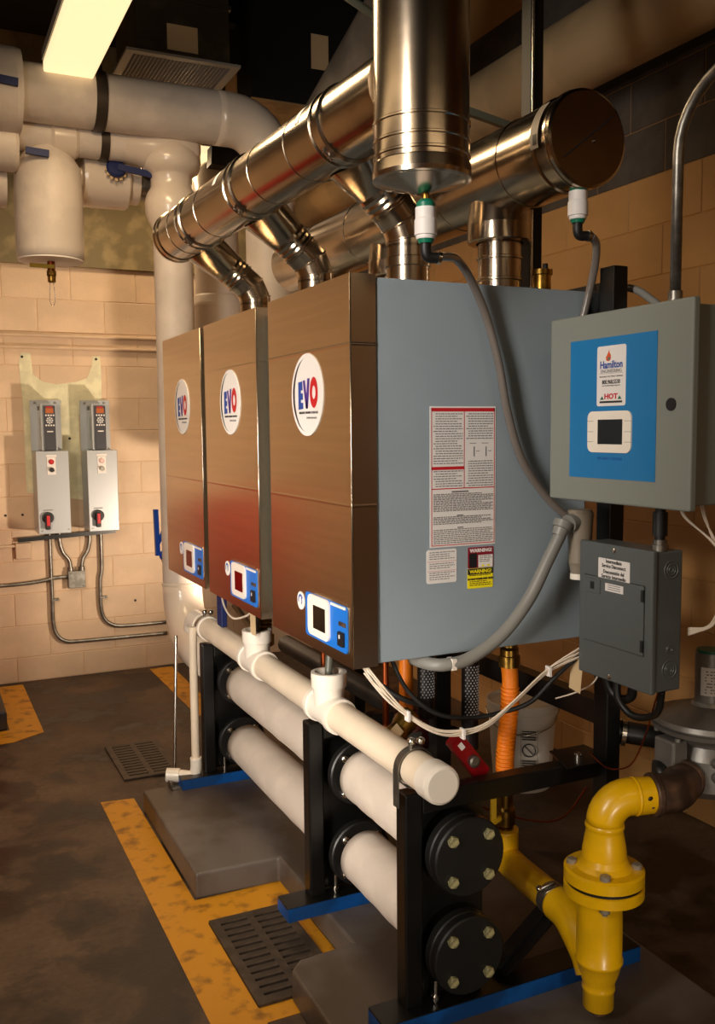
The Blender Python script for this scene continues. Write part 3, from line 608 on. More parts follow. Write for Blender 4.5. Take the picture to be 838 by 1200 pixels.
# small vertical drain at far rack
t = thing('drain_standpipe', 'thin white PVC standpipe with elbow outlet beside the farthest rack', 'drain pipe', (.99, 3.75, .0))
obj('pipe', MB().cyl((1.0, 3.73, .14), (1.0, 3.73, .76), .017, seg=24), PVC, t)
obj('elbow', MB().tube([(1.0, 3.73, .2), (1.0, 3.73, .15), (.985, 3.735, .12), (.94, 3.75, .125), (.90, 3.77, .13)], .024, 24, 5), PVCF, t)
obj('elbow_socket', MB().cyl((.935, 3.752, .126), (.885, 3.775, .128), .029, seg=24), PVCF, t)
o = obj('threaded_rod', MB().cyl((.985, 3.95, .68), (.935, 3.86, .0), .007, seg=10), CHROME); tag(o, 'thin chrome rod leaning down to the floor behind the standpipe', 'rod')
o = obj('channel_offcut', MB().box(.885, .95, 3.69, 3.76, .0905, .094).box(.885, .888, 3.69, 3.76, .0905, .115).box(.947, .95, 3.69, 3.76, .0905, .115), GALV); tag(o, 'short aluminium channel offcut on the pad corner by the blue foot', 'metal offcut')
# ------------------------------------------------------------------ big white riser at the far end, feeding the upper header
VX, VY = 1.19, 4.62; VR = .096
t = thing('insulated_riser', 'tall white insulated riser pipe left of the farthest boiler, bending into the header', 'insulated pipe', (VX, VY, .43))
obj('riser_jacket', MB().lathe((VX, VY, .80), (0, 0, 1), [(0, VR), (.6, VR+.001), (1.2, VR-.001), (1.78, VR)], 48, smooth=True), JACKET, t)
pts = [(VX, VY, .80)]+[(VX, VY-.28*(1-math.cos(a)), .80-.278*math.sin(a)) for a in [PI/2*k/8 for k in range(1, 9)]]+[(VX, 4.0, .522)]
obj('bottom_elbow', MB().tube(pts, VR+.004, 36, 1), JACKETG, t)
obj('jacket_seam', MB().lathe((VX, VY, .79), (0, 0, 1), [(0, VR+.001), (.002, VR+.006), (.012, VR+.006), (.014, VR+.001)], 48, caps=False), JACKETG, t)
obj('upper_fittings', MB().lathe((VX, VY, 2.54), (0, 0, 1), [(0, VR), (.03, VR+.004), (.06, VR+.020), (.10, VR+.034), (.15, VR+.036), (.19, VR+.024), (.22, VR+.006), (.235, VR+.004), (.275, VR+.004), (.285, VR+.012), (.30, VR+.036), (.33, VR+.050), (.37, VR+.048), (.40, VR+.03), (.43, VR+.02), (.48, VR)], 48, smooth=True), JACKETG, t)
# return pipe under main
o = thing('return_pipe', 'white insulated pipe just below the thick overhead main, joining the riser', 'insulated pipe', (.8, 4.62, 2.80))
m = MB(); m.cyl((.30, VY, 2.945), (1.05, VY, 2.945), .080); obj('jacket', m, JACKET, o)
obj('tee_fitting', MB().lathe((.96, VY, 2.945), (1, 0, 0), [(0, .081), (.06, .085), (.12, .10), (.18, .115), (.26, .12), (.33, .11), (.36, .08), (.37, .02)], 48, smooth=True), JACKETG, o)
obj('elbow_joint', MB().lathe((.62, VY, 2.94), (1, 0, 0), [(0, .081), (.015, .09), (.11, .09), (.125, .081)], 40), JACKETG, o)
obj('hanger_strap', MB().lathe((.845, VY, 2.945), (1, 0, 0), [(0, .0805), (0, .085), (.04, .085), (.04, .0805)], 40, caps=False), BRACKET, o)
# overhead main
t = thing('overhead_main', 'thick white insulated main pipe crossing overhead and turning down at its right end', 'insulated pipe', (1.0, 4.5, 2.99)); MY, MZ, MR = 4.50, 3.09, .125
obj('jacket', MB().lathe((.20, MY, MZ), (1, 0, 0), [(0, MR)]+[(.1*k, MR+random.uniform(-.0015, .0015)) for k in range(1, 12)]+[(1.18, MR)], 48, smooth=True), JACKET, t)
pts = [(1.38, MY, MZ), (1.42, MY, MZ)]+[(1.46+.2*math.sin(a), MY, MZ-.2*(1-math.cos(a))) for a in [PI/2*k/8 for k in range(0, 9)]]+[(1.66, MY, 2.7)]
obj('elbow', MB().tube(pts, MR+.002, 40, 1), JACKETG, t)
obj('down_leg', MB().cyl((1.66, MY, 2.72), (1.66, MY, 1.2), MR), JACKET, t)
obj('hanger_strap', MB().lathe((.80, MY, MZ), (1, 0, 0), [(0, MR+.002), (0, MR+.007), (.05, MR+.007), (.05, MR+.002)], 48, caps=False).box(.81, .84, MY-.004, MY+.004, MZ+MR, 3.95).box(.805, .845, MY-.03, MY+.0, MZ+MR-.01, MZ+MR+.03), BRACKET, t)
o = obj('valve_jacket', MB().lathe((.10, MY, MZ-.005), (1, 0, 0), [(0, .18), (.36, .18), (.385, .175), (.39, .13)], 48), JACKET, t); lab(o, 'fatter jacketed valve section at the left end')
obj('valve_lever', MB().beam((.20, MY-.185, MZ-.012), (.46, MY-.188, MZ-.03), .02, .032), BLUE2, t)
t = thing('jacketed_strainer', 'two stepped white jacketed fittings under the main at the left frame edge', 'insulated pipe', (.35, 4.6, 2.55))
obj('upper_jacket', MB().lathe((.10, 4.6, 2.87), (1, 0, 0), [(0, .11), (.36, .11), (.375, .10)], 40), JACKET, t)
obj('lower_jacket', MB().lathe((.10, 4.75, 2.74), (1, 0, 0), [(0, .11), (.33, .11)], 40), JACKET, t)
o = obj('valve_handle', MB().beam((.50, 4.50, 2.835), (.60, 4.50, 2.83), .02, .03), BLUE2, t)
# air separator tank
t = thing('insulated_tank', 'white insulated vertical tank hanging from overhead with a brass drain underneath', 'tank', (.60, 4.64, 2.38)); TX, TY = .612, 4.66
obj('tank_jacket', MB().lathe((TX, TY, 2.385), (0, 0, 1), [(0, .150), (.003, .154), (.04, .155), (.30, .155), (.42, .150), (.47, .12), (.52, .09)], 56, smooth=True, caps=False), JACKET, t)
obj('bottom_disc', MB().cyl((TX, TY, 2.378), (TX, TY, 2.392), .150, seg=56), mat('white_insulation_end', (240, 232, 224), .6), t)
v = obj('drain_valve', MB().cyl((TX, TY, 2.38), (TX, TY, 2.33), .018, seg=16), COPPER, t)
obj('valve_body', MB().cyl((TX, TY, 2.335), (TX, TY, 2.31), .022, seg=16).hexb((TX, TY, 2.31), (0, 0, -1), .019, .03).cyl((TX-.006, TY-.02, 2.32), (TX-.006, TY-.045, 2.32), .01, seg=12), BRASS, v)
obj('valve_lever', MB().beam((TX-.10, TY-.03, 2.352), (TX+.01, TY-.03, 2.35), .012, .018), mat('lever_yellow', (170, 140, 20), .5), v)
m = MB(); m.tube([(TX-.008, TY, 2.28), (TX-.012, TY, 2.20), (TX, TY, 2.17), (TX+.012, TY, 2.20), (TX+.008, TY, 2.28)], .0015, 6, 4); obj('wire_loop', m, CHROME, v)
# valve on the tank outlet
t = thing('jacketed_valve', 'white jacketed valve with blue lever between the hanging tank and the riser', 'valve', (.9, 4.9, 2.70)); VZ = 2.82; VYY = 4.80
obj('jacket', MB().lathe((.72, VYY, VZ), (1, 0, 0), [(0, .08), (.06, .085), (.065, .135), (.08, .14), (.28, .14), (.29, .13), (.292, .11), (.34, .11), (.345, .10)], 48), JACKETG, t)
obj('bare_pipe', MB().cyl((1.05, VYY, VZ-.01), (1.24, VYY, VZ-.01), .075), GALV, t)
obj('handle_wheel', MB().lathe((.925, 4.64, 2.833), (0, -1, .3), [(0, .045), (.012, .047), (.02, .04), (.022, .015)], 28), BLUE2, t)
obj('lever', MB().beam((.93, 4.615, 2.838), (1.10, 4.61, 2.815), .012, .03), BLUE2, t)
for k in range(7):
    a = PI+PI*k/6; obj('gear_tooth', MB().box(.925+.045*math.cos(a)-.007, .925+.045*math.cos(a)+.007, 4.632, 4.637, 2.828+.045*math.sin(a)-.007, 2.828+.045*math.sin(a)+.007), PAPER, t)
# second vertical pipe behind
t = thing('insulated_drop', 'second white vertical pipe with flared jacket just behind the tall riser', 'insulated pipe', (1.60, 5.2, 1.2))
obj('jacket', MB().lathe((1.59, 5.2, 1.2), (0, 0, 1), [(0, .145), (1.0, .145), (1.06, .148), (1.075, .150), (1.09, .148), (1.13, .135), (1.14, .125), (1.20, .125), (1.6, .125)], 48, smooth=False), JACKET, t)
obj('top_elbow', MB().tube([(1.59, 5.2, 2.8), (1.59, 5.2, 2.88), (1.60, 5.25, 2.97), (1.62, 5.4, 3.0), (1.62, 5.55, 3.0)], .125, 36, 5), JACKETG, t)
o = obj('duct_bar', MB().beam((1.50, 5.0, 3.05), (2.0, 4.98, 3.02), .1, .10), SBLK); tag(o, 'short black bar between the overhead main and the pipe elbow', 'bar')
# big tan pipe upper right
o = obj('tan_main', MB().lathe((2.47, .8, 3.06), (.008, 1, .008), [(0, .148)]+[(.4*k, .148+random.uniform(-.001, .001)) for k in range(1, 13)]+[(5.2, .148)], 56, smooth=True), TANPIPE); tag(o, 'long tan wrapped pipe crossing the upper right under the ceiling', 'insulated pipe')
# ------------------------------------------------------------------ post strut and back rail
t = thing('support_post', 'square black steel post behind the control boxes, right of the boilers', 'post', (1.656, 1.925, .134))
obj('post', MB().box(1.634, 1.68, 1.90, 1.955, .134, 1.99), BLACK, t, bevel=.002)
obj('back_rail', MB().box(1.645, 1.69, 1.955, 4.0, .765, .83), BLACK, t)
obj('upper_rail', MB().box(1.66, 1.70, 1.955, 4.0, 1.84, 1.93), BLACK, t)
obj('rail_bracket', MB().box(1.645, 1.72, 1.955, 2.12, 1.80, 1.955), BLACK, t)
o = obj('hanger_strut', MB().box(1.68, 1.725, 2.33, 2.375, 1.93, 3.95), RUBBER); tag(o, 'black strut hanging from the ceiling behind the stack down to the boilers', 'strut')
o = obj('hanger_rod', MB().cyl((1.683, 2.322, 1.95), (1.683, 2.322, 3.95), .004, seg=8), CHROME); tag(o, 'thin threaded rod alongside the black hanging strut', 'rod')
o = obj('back_rail_far_post', MB().box(1.66, 1.71, 3.55, 3.6, .0, .83), BLACK); o.name = 'rear_leg'; tag(o, 'far black leg under the boiler back rail', 'post')
t = thing('air_vent', 'small brass automatic air vent standing on the near boiler top', 'air vent', (1.66, 2.24, 1.94))
obj('body', MB().lathe((1.66, 2.24, 1.965), (0, 0, 1), [(0, .006), (.004, .022), (.01, .026), (.05, .026), (.052, .031), (.066, .031), (.068, .02)], 28), BRASS, t)
obj('cap', MB().cyl((1.672, 2.24, 2.03), (1.672, 2.24, 2.05), .008, seg=12), RUBBER, t)
obj('stem', MB().cyl((1.66, 2.24, 1.93), (1.66, 2.24, 1.97), .008, seg=12), CHROME, t)
obj('side_valve', MB().tube([(1.66, 2.24, 1.975), (1.60, 2.22, 1.965), (1.58, 2.2, 1.955)], .009, 10, 3), RUBBER, t)
# ------------------------------------------------------------------ control cabinet
cx = 1.42; t = thing('control_cabinet', 'grey steel control cabinet with bright blue front panel', 'cabinet', (1.52, 1.645, 1.40))
obj('body', MB().box(cx+.022, 1.634, 1.425, 1.867, 1.412, 1.826), CTRL, t, bevel=.004)
dr = obj('door', MB().box(cx, cx+.02, 1.412, 1.878, 1.402, 1.838), CTRL, t, bevel=.005, seg=3)
obj('lock', MB().cyl((cx-.003, 1.468, 1.623), (cx+.002, 1.468, 1.623), .0135, seg=24), SBLK, dr)
bp = obj('blue_panel', plate((cx-.0002, 1.6545, 1.619), (0, -1, 0), (0, 0, 1), .287, .32, (-1, 0, 0), .0012), SBLU, dr)
st = obj('maker_sticker', plate((cx-.0015, 1.653, 1.692), (0, -1, 0), (0, 0, 1), .096, .135, (-1, 0, 0), .0006, .006), WHITE, bp); X = cx-.0024
fm = MB(); fm.prism([(X, 1.653-x*.001+.011, 1.731+y*.001) for x, y in ((-1, -6), (6, -5), (10, 1), (9, 8), (5, 13), (4, 20), (1, 14), (-3, 8), (-7, 3), (-6, -3))], (-.0003, 0, 0))
obj('flame', fm, mat('print_orange', (214, 84, 30), .5), st); obj('flame_core', MB().cyl((X-.0002, 1.6605, 1.7305), (X-.0006, 1.6605, 1.7305), .0042, seg=14), SGRY, st)
text('Hamilton', .0235, (X, 1.653, 1.7165), m=NAVY, parent=st, bold=.0006, ext=.0003, sx=.86, **NX)
text('ENGINEERING', .011, (X, 1.653, 1.7025), m=SGRY, parent=st, ext=.0003, **NX)
text('Innovative Hot Water Solutions', .006, (X, 1.653, 1.691), m=SGRY, parent=st, ext=.0003, **NX)
text('800.968.5530', .013, (X, 1.653, 1.678), m=SBLK, parent=st, bold=.0003, ext=.0003, sx=.85, **NX)
text('www.hamiltonengineering.com', .0048, (X, 1.653, 1.6705), m=SGRY, parent=st, ext=.0003, **NX)
text('HOT', .0165, (X, 1.653, 1.6455), m=SRED, parent=st, bold=.0006, ext=.0003, sx=1.25, **NX)
obj('sticker_rule', plate((X+.0003, 1.653, 1.6335), (0, -1, 0), (0, 0, 1), .075, .0045, (-1, 0, 0), .0004), SBLK, st)
obj('sticker_rule', plate((X+.0003, 1.653, 1.6975), (0, -1, 0), (0, 0, 1), .08, .0006, (-1, 0, 0), .0004), SGRY, st)
k = MB(); k.prism([(X, 1.689, 1.639), (X, 1.676, 1.639), (X, 1.682, 1.647)], (-.0003, 0, 0)); k.prism([(X, 1.630, 1.639), (X, 1.617, 1.639), (X, 1.624, 1.647)], (-.0003, 0, 0)); obj('sticker_peaks', k, GREEN, st)
bz = obj('screen_bezel', plate((cx-.0012, 1.6555, 1.566), (0, -1, 0), (0, 0, 1), .146, .094, (-1, 0, 0), .004, .016), PVCF, bp)
obj('screen', plate((cx-.005, 1.651, 1.566), (0, -1, 0), (0, 0, 1), .082, .056, (-1, 0, 0), .0009), GLASS, bz)
k = MB()
for s in (-1, 1):
    for z in (1.59, 1.566, 1.543): y = 1.6555-s*.063; k.quad((cx-.0055, y+.011, z), (cx-.0055, y-.011, z), (cx-.0055, y-.011, z+.0008), (cx-.0055, y+.011, z+.0008))
obj('bezel_mark', k, SBLK, bz)
text('EVO HVAC CONTROL', .0085, (cx-.0016, 1.655, 1.505), m=NAVY, parent=bp, ext=.0003, **NX)
# conduit from the cabinet top
t = thing('steel_conduit', 'bright steel conduit rising from the grey cabinet and bending right', 'conduit', (1.455, 1.5, 1.83))
R = .0115; pts = [(1.455, 1.50, 1.83), (1.455, 1.50, 2.14)]+[(1.455, 1.50-.17*(1-math.cos(a)), 2.14+.15*math.sin(a)) for a in [PI/2*k/8 for k in range(1, 9)]]+[(1.455, 1.0, 2.295)]
obj('tube', MB().tube(pts, R, 20, 1), GALV, t); obj('connector', MB().lathe((1.455, 1.5, 1.83), (0, 0, 1), [(0, .018), (.012, .018), (.013, .015), (.03, .015)], 20), GALV, t)
o = obj('back_conduit', MB().tube([(1.74, 2.02, 1.95), (1.72, 1.954, 1.945), (1.72, 1.905, 1.93), (1.72, 1.861, 1.904), (1.72, 1.821, 1.874), (1.72, 1.80, 1.82)], .010, 12, 5), CONDG); tag(o, 'grey curved conduit behind the black post top', 'conduit')
# ------------------------------------------------------------------ disconnect box
dx = 1.51; t = thing('disconnect_box', 'dark grey service disconnect box below the blue-panelled cabinet', 'electrical box', (1.56, 1.735, .955))
obj('body', MB().box(dx, 1.60, 1.607, 1.862, .958, 1.29), DGREY, t, bevel=.004)
obj('cover_lip', MB().box(dx-.003, dx+.012, 1.604, 1.865, .955, 1.293), DGREY, t, bevel=.004)
dr = obj('hinged_door', MB().box(dx-.006, dx-.002, 1.630, 1.842, 1.043, 1.208), DGREY, t, bevel=.001)
obj('door_gap', MB().box(dx-.0036, dx-.0031, 1.6285, 1.8435, 1.0415, 1.2095), SBLK, dr)
obj('latch', MB().box(dx-.009, dx-.005, 1.78, 1.838, 1.166, 1.202), DGREY, dr, bevel=.001); obj('latch_slot', MB().box(dx-.0095, dx-.0085, 1.800, 1.815, 1.176, 1.195), SBLK, dr)
for z in (1.066, 1.185): obj('hinge', MB().box(dx-.0085, dx-.005, 1.629, 1.637, z-.014, z+.014), SBLK, dr)
s = obj('disconnect_label', plate((dx-.003, 1.736, 1.231), (0, -1, 0), (0, 0, 1), .112, .052, (-1, 0, 0), .0008, .003), WHITE, t); X = dx-.0042
for i, l in enumerate(('Intermediate', 'Service Disconnect', 'Desconexión del', 'Servicio Intermedio')): text(l, .0128, (X, 1.736, 1.249-i*.0115-(.0015 if i > 1 else -.0015)), m=SBLK, parent=s, ext=.0003, bold=.00025, sx=.85, **NX)
s = obj('rating_sticker', plate((dx-.0065, 1.730, 1.188), (0, -1, 0), (0, 0, 1), .064, .019, (-1, 0, 0), .0006), WHITE, t); k = MB()
for z in (1.193, 1.188, 1.183): k.quad((dx-.0073, 1.752, z), (dx-.0073, 1.708, z), (dx-.0073, 1.708, z+.0016), (dx-.0073, 1.752, z+.0016))
obj('small_print', k, SGRY, s)
for y, z in ((1.735, 1.280), (1.745, .967)): obj('cover_screw', MB().lathe((dx-.003, y, z), (-1, 0, 0), [(0, .007), (.003, .0065), (.0045, .003)], 16), CHROME, t)
for zc, rr in ((1.246, (.022, .014, .008)), (1.058, (.011, .007)), (1.010, (.023, .015, .009))):
    k = MB()
    for r_ in rr: k.lathe((1.565, 1.607, zc), (0, -1, 0), [(0, r_), (.0012, r_-.0008), (.0012, r_-.0022), (0, r_-.003)], 28, caps=False)
    obj('knockout', k, DGREY, t)
# nipple between boxes
t = thing('conduit_nipple', 'short threaded conduit nipple joining the cabinet and the disconnect box', 'conduit', (1.54, 1.66, 1.29))
m = MB().cyl((1.545, 1.625, 1.29), (1.545, 1.625, 1.412), .012, seg=20); obj('pipe', m, RUBBER, t)
obj('coupling', MB().lathe((1.545, 1.625, 1.325), (0, 0, 1), [(0, .017), (.055, .017)], 24), RUBBER, t); obj('locknut', MB().lathe((1.545, 1.625, 1.29), (0, 0, 1), [(0, .019), (.014, .019), (.015, .016), (.026, .016)], 8), GALV, t)
# grey flexible conduit from boiler bottom to conduit body
t = thing('flexible_conduit', 'thick grey flexible conduit curving across the near boiler side', 'conduit', (1.3, 1.96, 1.0))
obj('tube', MB().tube([(1.13, 2.06, .985), (1.15, 2.0, .982), (1.18, 1.972, .984), (1.24, 1.962, .995), (1.33, 1.955, 1.045), (1.41, 1.95, 1.13), (1.47, 1.945, 1.235), (1.515, 1.94, 1.318)], .0165, 18, 8), CONDG, t)
obj('bushing', MB().lathe((1.50, 1.942, 1.295), (.42, 0, .9), [(0, .019), (.02, .021), (.022, .026), (.04, .026)], 24), CONDG, t)
obj('strap', MB().box(1.185, 1.197, 1.952, 1.982, .972, 1.0), PVCF, t)
t = thing('conduit_junction', 'tan grey conduit body between the two electrical boxes and the boiler', 'conduit fitting', (1.57, 1.93, 1.25))
obj('casting', MB().lathe((1.575, 1.95, 1.19), (0, 0, 1), [(0, .022), (.02, .026), (.03, .030), (.07, .03), (.13, .034), (.16, .036), (.17, .03)], 28), mat('warm_grey_casting', (134, 122, 106), .45), t)
obj('side_arm', MB().cyl((1.53, 1.94, 1.325), (1.58, 1.95, 1.335), .024, seg=20), CONDG, t)
obj('collar', MB().cyl((1.575, 1.95, 1.175), (1.575, 1.95, 1.19), .024, seg=20), PVCF, t)
# ------------------------------------------------------------------ cables
def cable(name, pts, r, m, label, cat, sub=8): o = obj(name, MB().tube(pts, r, 8, sub), m); tag(o, label, cat); return o
base = [(.97, 2.02, .99), (1.01, 1.985, .93), (1.06, 1.96, .875), (1.13, 1.94, .828), (1.20, 1.93, .818), (1.27, 1.92, .832), (1.35, 1.91, .888), (1.44, 1.90, .955), (1.53, 1.875, 1.0)]
t = thing('wire_bundle', 'bundle of white control wires sagging beneath the nearest boiler', 'wires', (1.25, 1.93, .82))
for i in range(6):
    a = 2*PI*i/6; q = []
    for j, p in enumerate(base):
        k = .003+.005*abs(math.sin(j*1.3+i)); f = 1 if 1 < j < 8 else 2
        q.append((p[0]+k*math.cos(a+j*.7)*.4, p[1]+k*.5*math.sin(a), p[2]+k*f*math.sin(a+j*.5)))
    obj('wire', MB().tube(q, .0022, 6, 6), WIRE, t)
for p in (base[2], base[4], base[7]): obj('cable_tie', MB().box(p[0]-.003, p[0]+.003, p[1]-.01, p[1]+.01, p[2]-.016, p[2]+.01), WHITE, t)
cable('black_cable', [(1.06, 2.05, 1.0), (1.09, 2.02, .92), (1.16, 2.0, .855), (1.25, 1.99, .83), (1.34, 1.975, .835), (1.42, 1.95, .86), (1.48, 1.93, .92), (1.53, 1.89, .985)], .006, RUBBER, 'black cable looping behind the white wires under the nearest boiler', 'cable')
cable('thick_black_cable', [(1.02, 2.2, 1.0), (1.06, 2.15, .92), (1.12, 2.1, .87), (1.2, 2.1, .84)], .008, RUBBER, 'thicker black cable hanging at left under the nearest boiler', 'cable')
cable('power_cable', [(1.56, 1.78, .96), (1.56, 1.775, .90), (1.57, 1.74, .865), (1.575, 1.69, .87), (1.57, 1.645, .90), (1.56, 1.625, .955)], .009, RUBBER, 'black power cable looping below the grey disconnect box', 'cable')
cable('power_cable', [(1.57, 1.84, .97), (1.58, 1.83, .91), (1.59, 1.80, .885), (1.60, 1.77, .90), (1.59, 1.76, .95)], .012, RUBBER, 'thick black hose looped behind the post under the disconnect box', 'cable')
cable('sensor_wire', [(1.54, 1.615, .957), (1.57, 1.662, .90), (1.57, 1.685, .83), (1.57, 1.725, .75), (1.57, 1.77, .715), (1.57, 1.83, .70), (1.57, 1.895, .72)], .0022, COPPER, 'thin reddish brown wire hanging below the disconnect box', 'wire')
cable('red_wire', [(1.45, 2.35, .45), (1.6, 2.3, .38), (1.75, 2.25, .36), (1.9, 2.3, .42)], .003, COPPER, 'thin red wire lying behind the rack top bar', 'wire')
cable('tag_string', [(1.57, 1.85, .965), (1.575, 1.885, .91), (1.56, 1.94, .87), (1.54, 2.0, .84)], .0022, WIRE, 'single white wire beside the manila tag at the disconnect box', 'wire')
tagp((1.525, 1.895, .935), .05, .09, 'manila tag hanging at the lower left corner of the disconnect box', -.35)
t = thing('wire_bundle', 'bundle of white wires hanging right of the disconnect box from the cabinet', 'wires', (1.6, 1.55, 1.1))
for i in range(5):
    y0 = (1.56, 1.555, 1.50, 1.50, 1.495)[i]; x0 = 1.54
    q = [(x0, y0, 1.41), (x0+.005, y0-.008, 1.375), (1.555+.002*i, 1.475+.006*math.sin(i*2), 1.325), (1.57, 1.462-.002*i, 1.28), (1.585, 1.478+.004*math.sin(i), 1.20), (1.60, 1.515+.005*math.cos(i*2), 1.13), (1.60, 1.585, 1.093+.004*i)]
    obj('wire', MB().tube(q, .0025, 6, 6), WIRE, t)
for p in ((1.57, 1.462, 1.285), (1.585, 1.478, 1.20)): obj('cable_tie', MB().box(p[0]-.004, p[0]+.004, p[1]-.01, p[1]+.008, p[2]-.006, p[2]+.006), WHITE, t)
# ------------------------------------------------------------------ gas piping
t = thing('gas_flex_hose', 'orange corrugated gas connector with brass nuts under the nearest boiler', 'gas hose', (1.52, 2.2, .44))
gp = [Vector(p) for p in ((1.525, 2.2, .895), (1.53, 2.2, .85), (1.53, 2.2, .78), (1.522, 2.2, .70), (1.515, 2.2, .62), (1.512, 2.2, .55), (1.512, 2.2, .47))]
m = MB(); m.tube(gp, .024, 28, 10); obj('coated_tube', m, ORANGE, t)
k = MB()
for i in range(22):
    f = .32+.03*i/1.15/4; z = .82-.0115*i; x = 1.53-max(0, (.78-z))*.1; x = max(x, 1.513); k.lathe((x, 2.2, z), (0, 0, 1), [(-.004, .0238), (-.002, .0275), (.002, .0275), (.004, .0238)], 28, caps=False)
obj('corrugation', k, ORANGE, t)
obj('union_nut', MB().lathe((1.527, 2.2, .885), (0, 0, 1), [(0, .033), (.032, .033), (.034, .028), (.05, .028), (.052, .03), (.058, .024), (.10, .024)], 6), BRASS, t)
obj('nipple', MB().cyl((1.527, 2.2, .97), (1.527, 2.2, 1.02), .017, seg=20), GALV, t)
v = obj('ball_valve', MB().lathe((1.512, 2.2, .385), (0, 0, 1), [(0, .028), (.02, .028), (.022, .024), (.03, .033), (.075, .033), (.085, .026), (.12, .026), (.122, .03), (.14, .03)], 12), BRASS, t)
obj('valve_stem', MB().cyl((1.512, 2.2, .44), (1.45, 2.17, .44), .010, seg=12).beam((1.455, 2.172, .435), (1.455, 2.172, .525), .018, .006, (0, 1, 0)), mat('yellow_lever', (220, 180, 40), .4), v)
t = thing('gas_pipe', 'bright yellow gas pipe with bolted flange and drip leg at the lower right', 'gas pipe', (1.48, 1.74, .12))
GX, GY, GR = 1.478, 1.735, .052
obj('feed_elbow', MB().tube([(1.512, 2.2, .40), (1.512, 2.2, .35), (1.512, 2.195, .318), (1.51, 2.165, .310), (1.506, 2.12, .308)], .042, 28, 5), YEL, t)
obj('feed_pipe', MB().cyl((1.506, 2.13, .308), (1.49, 1.90, .308), .042), YEL, t)
cpl = obj('coupling', MB().lathe((1.4935, 1.955, .308), (-.07, -1, 0), [(0, .0445), (.036, .0445)], 36), GALV, t)
obj('coupling_bolt', MB().cyl((1.455, 1.945, .345), (1.49, 1.935, .358), .005, seg=10).hexb((1.455, 1.945, .345), (-1, .2, 0), .009, .01).cyl((1.457, 1.925, .343), (1.49, 1.918, .356), .005, seg=10), CHROME, cpl)
obj('tee_arm', MB().tube([(1.49, 1.92, .308), (1.487, 1.87, .306), (1.482, 1.825, .290), (1.479, 1.772, .250), (1.478, 1.748, .215)], lambda f: .046+.004*f, 32, 6), YEL, t)
obj('lower_leg', MB().lathe((GX, GY, .125), (0, 0, 1), [(0, .030), (.006, .038), (.05, .038), (.054, .041), (.060, .041), (.064, .039), (.075, .041), (.10, .050), (.125, .056), (.128, .059), (.135, .059), (.138, .056), (.21, .0565), (.33, .054)], 44, smooth=True), YEL, t)
obj('drain_plug', MB().hexb((GX, GY, .127), (0, 0, -1), .022, .018), RUST, t)
FZ = .425
f = obj('flange', MB().lathe((GX+.012, GY, FZ), (0, 0, 1), [(0, .094), (.002, .098), (.026, .098), (.028, .094)], 60), YEL, t); lab(f, 'lower yellow flange plate')
obj('gasket', MB().cyl((GX+.012, GY, FZ+.028), (GX+.012, GY, FZ+.036), .092, seg=56), RUBBER, t)
f2 = obj('flange', MB().lathe((GX+.012, GY, FZ+.036), (0, 0, 1), [(0, .094), (.002, .098), (.028, .098), (.032, .092), (.034, .070), (.045, .060), (.06, .054)], 60), YEL, t); lab(f2, 'upper yellow weld neck flange')
for i in range(4):
    a = math.radians(52+i*90); bx, by = GX+.012+.078*math.cos(a), GY+.078*math.sin(a)
    obj('bolt', MB().hexb((bx, by, FZ+.068), (0, 0, 1), .014, .012).cyl((bx, by, FZ-.02), (bx, by, FZ+.07), .007, seg=10).hexb((bx, by, FZ), (0, 0, -1), .014, .014), mat('dull_bolt', (150, 140, 124), .45, .3), f2)
obj('upper_leg', MB().lathe((GX+.012, GY, FZ+.09), (0, 0, 1), [(0, .0545), (.02, .054), (.045, .050), (.07, .0455), (.076, .0455), (.08, .048), (.086, .048), (.09, .0455)], 44, smooth=True), YEL, t)
ez = FZ+.178; r_ = .062; D_ = Vector((.96, -.28, 0))
pts = [Vector((GX+.012, GY, ez))]+[Vector((GX+.012, GY, ez))+D_*r_*(1-math.cos(a))+Vector((0, 0, r_*math.sin(a))) for a in [PI/2*k/8 for k in range(1, 9)]]
pts += [pts[-1]+D_*.03]
obj('top_elbow', MB().tube(pts, .0455, 36, 1), YEL, t)
e0 = pts[-1]; obj('top_branch', MB().lathe(e0-D_*.02, D_, [(0, .0465), (.004, .048), (.008, .0465), (.05, .045)], 36), YEL, t)
obj('paint_chip', MB().sphere(e0+D_*.005+Vector((-.012, -.043, .010)), .008, 8, (1, .3, .7)).sphere(e0+D_*.012+Vector((-.010, -.042, -.014)), .005, 8, (1, .3, .6)), RUST, t)
q0 = e0+D_*.03; E2 = Vector((.75, .66, 0)).normalized()
ru = [q0, q0+D_*.02, q0+D_*.055+E2*.01, q0+D_*.07+E2*.04, q0+D_*.075+E2*.09]
o = obj('iron_elbow', MB().tube(ru, lambda f: .050 if .0 < f < 1 else .053, 36, 6), RUST, t); lab(o, 'unpainted rusty brown iron elbow')
obj('elbow_lip', MB().lathe(ru[-1]-E2*.012, E2, [(0, .052), (.004, .056), (.02, .056), (.022, .04)], 36), RUST, t)
obj('elbow_lip', MB().lathe(q0-D_*.004, D_, [(0, .052), (.004, .0545), (.014, .0545), (.018, .05)], 36), RUST, t)
obj('black_supply', MB().cyl(ru[-1], ru[-1]+E2*.6, .038), FLANGE, t)
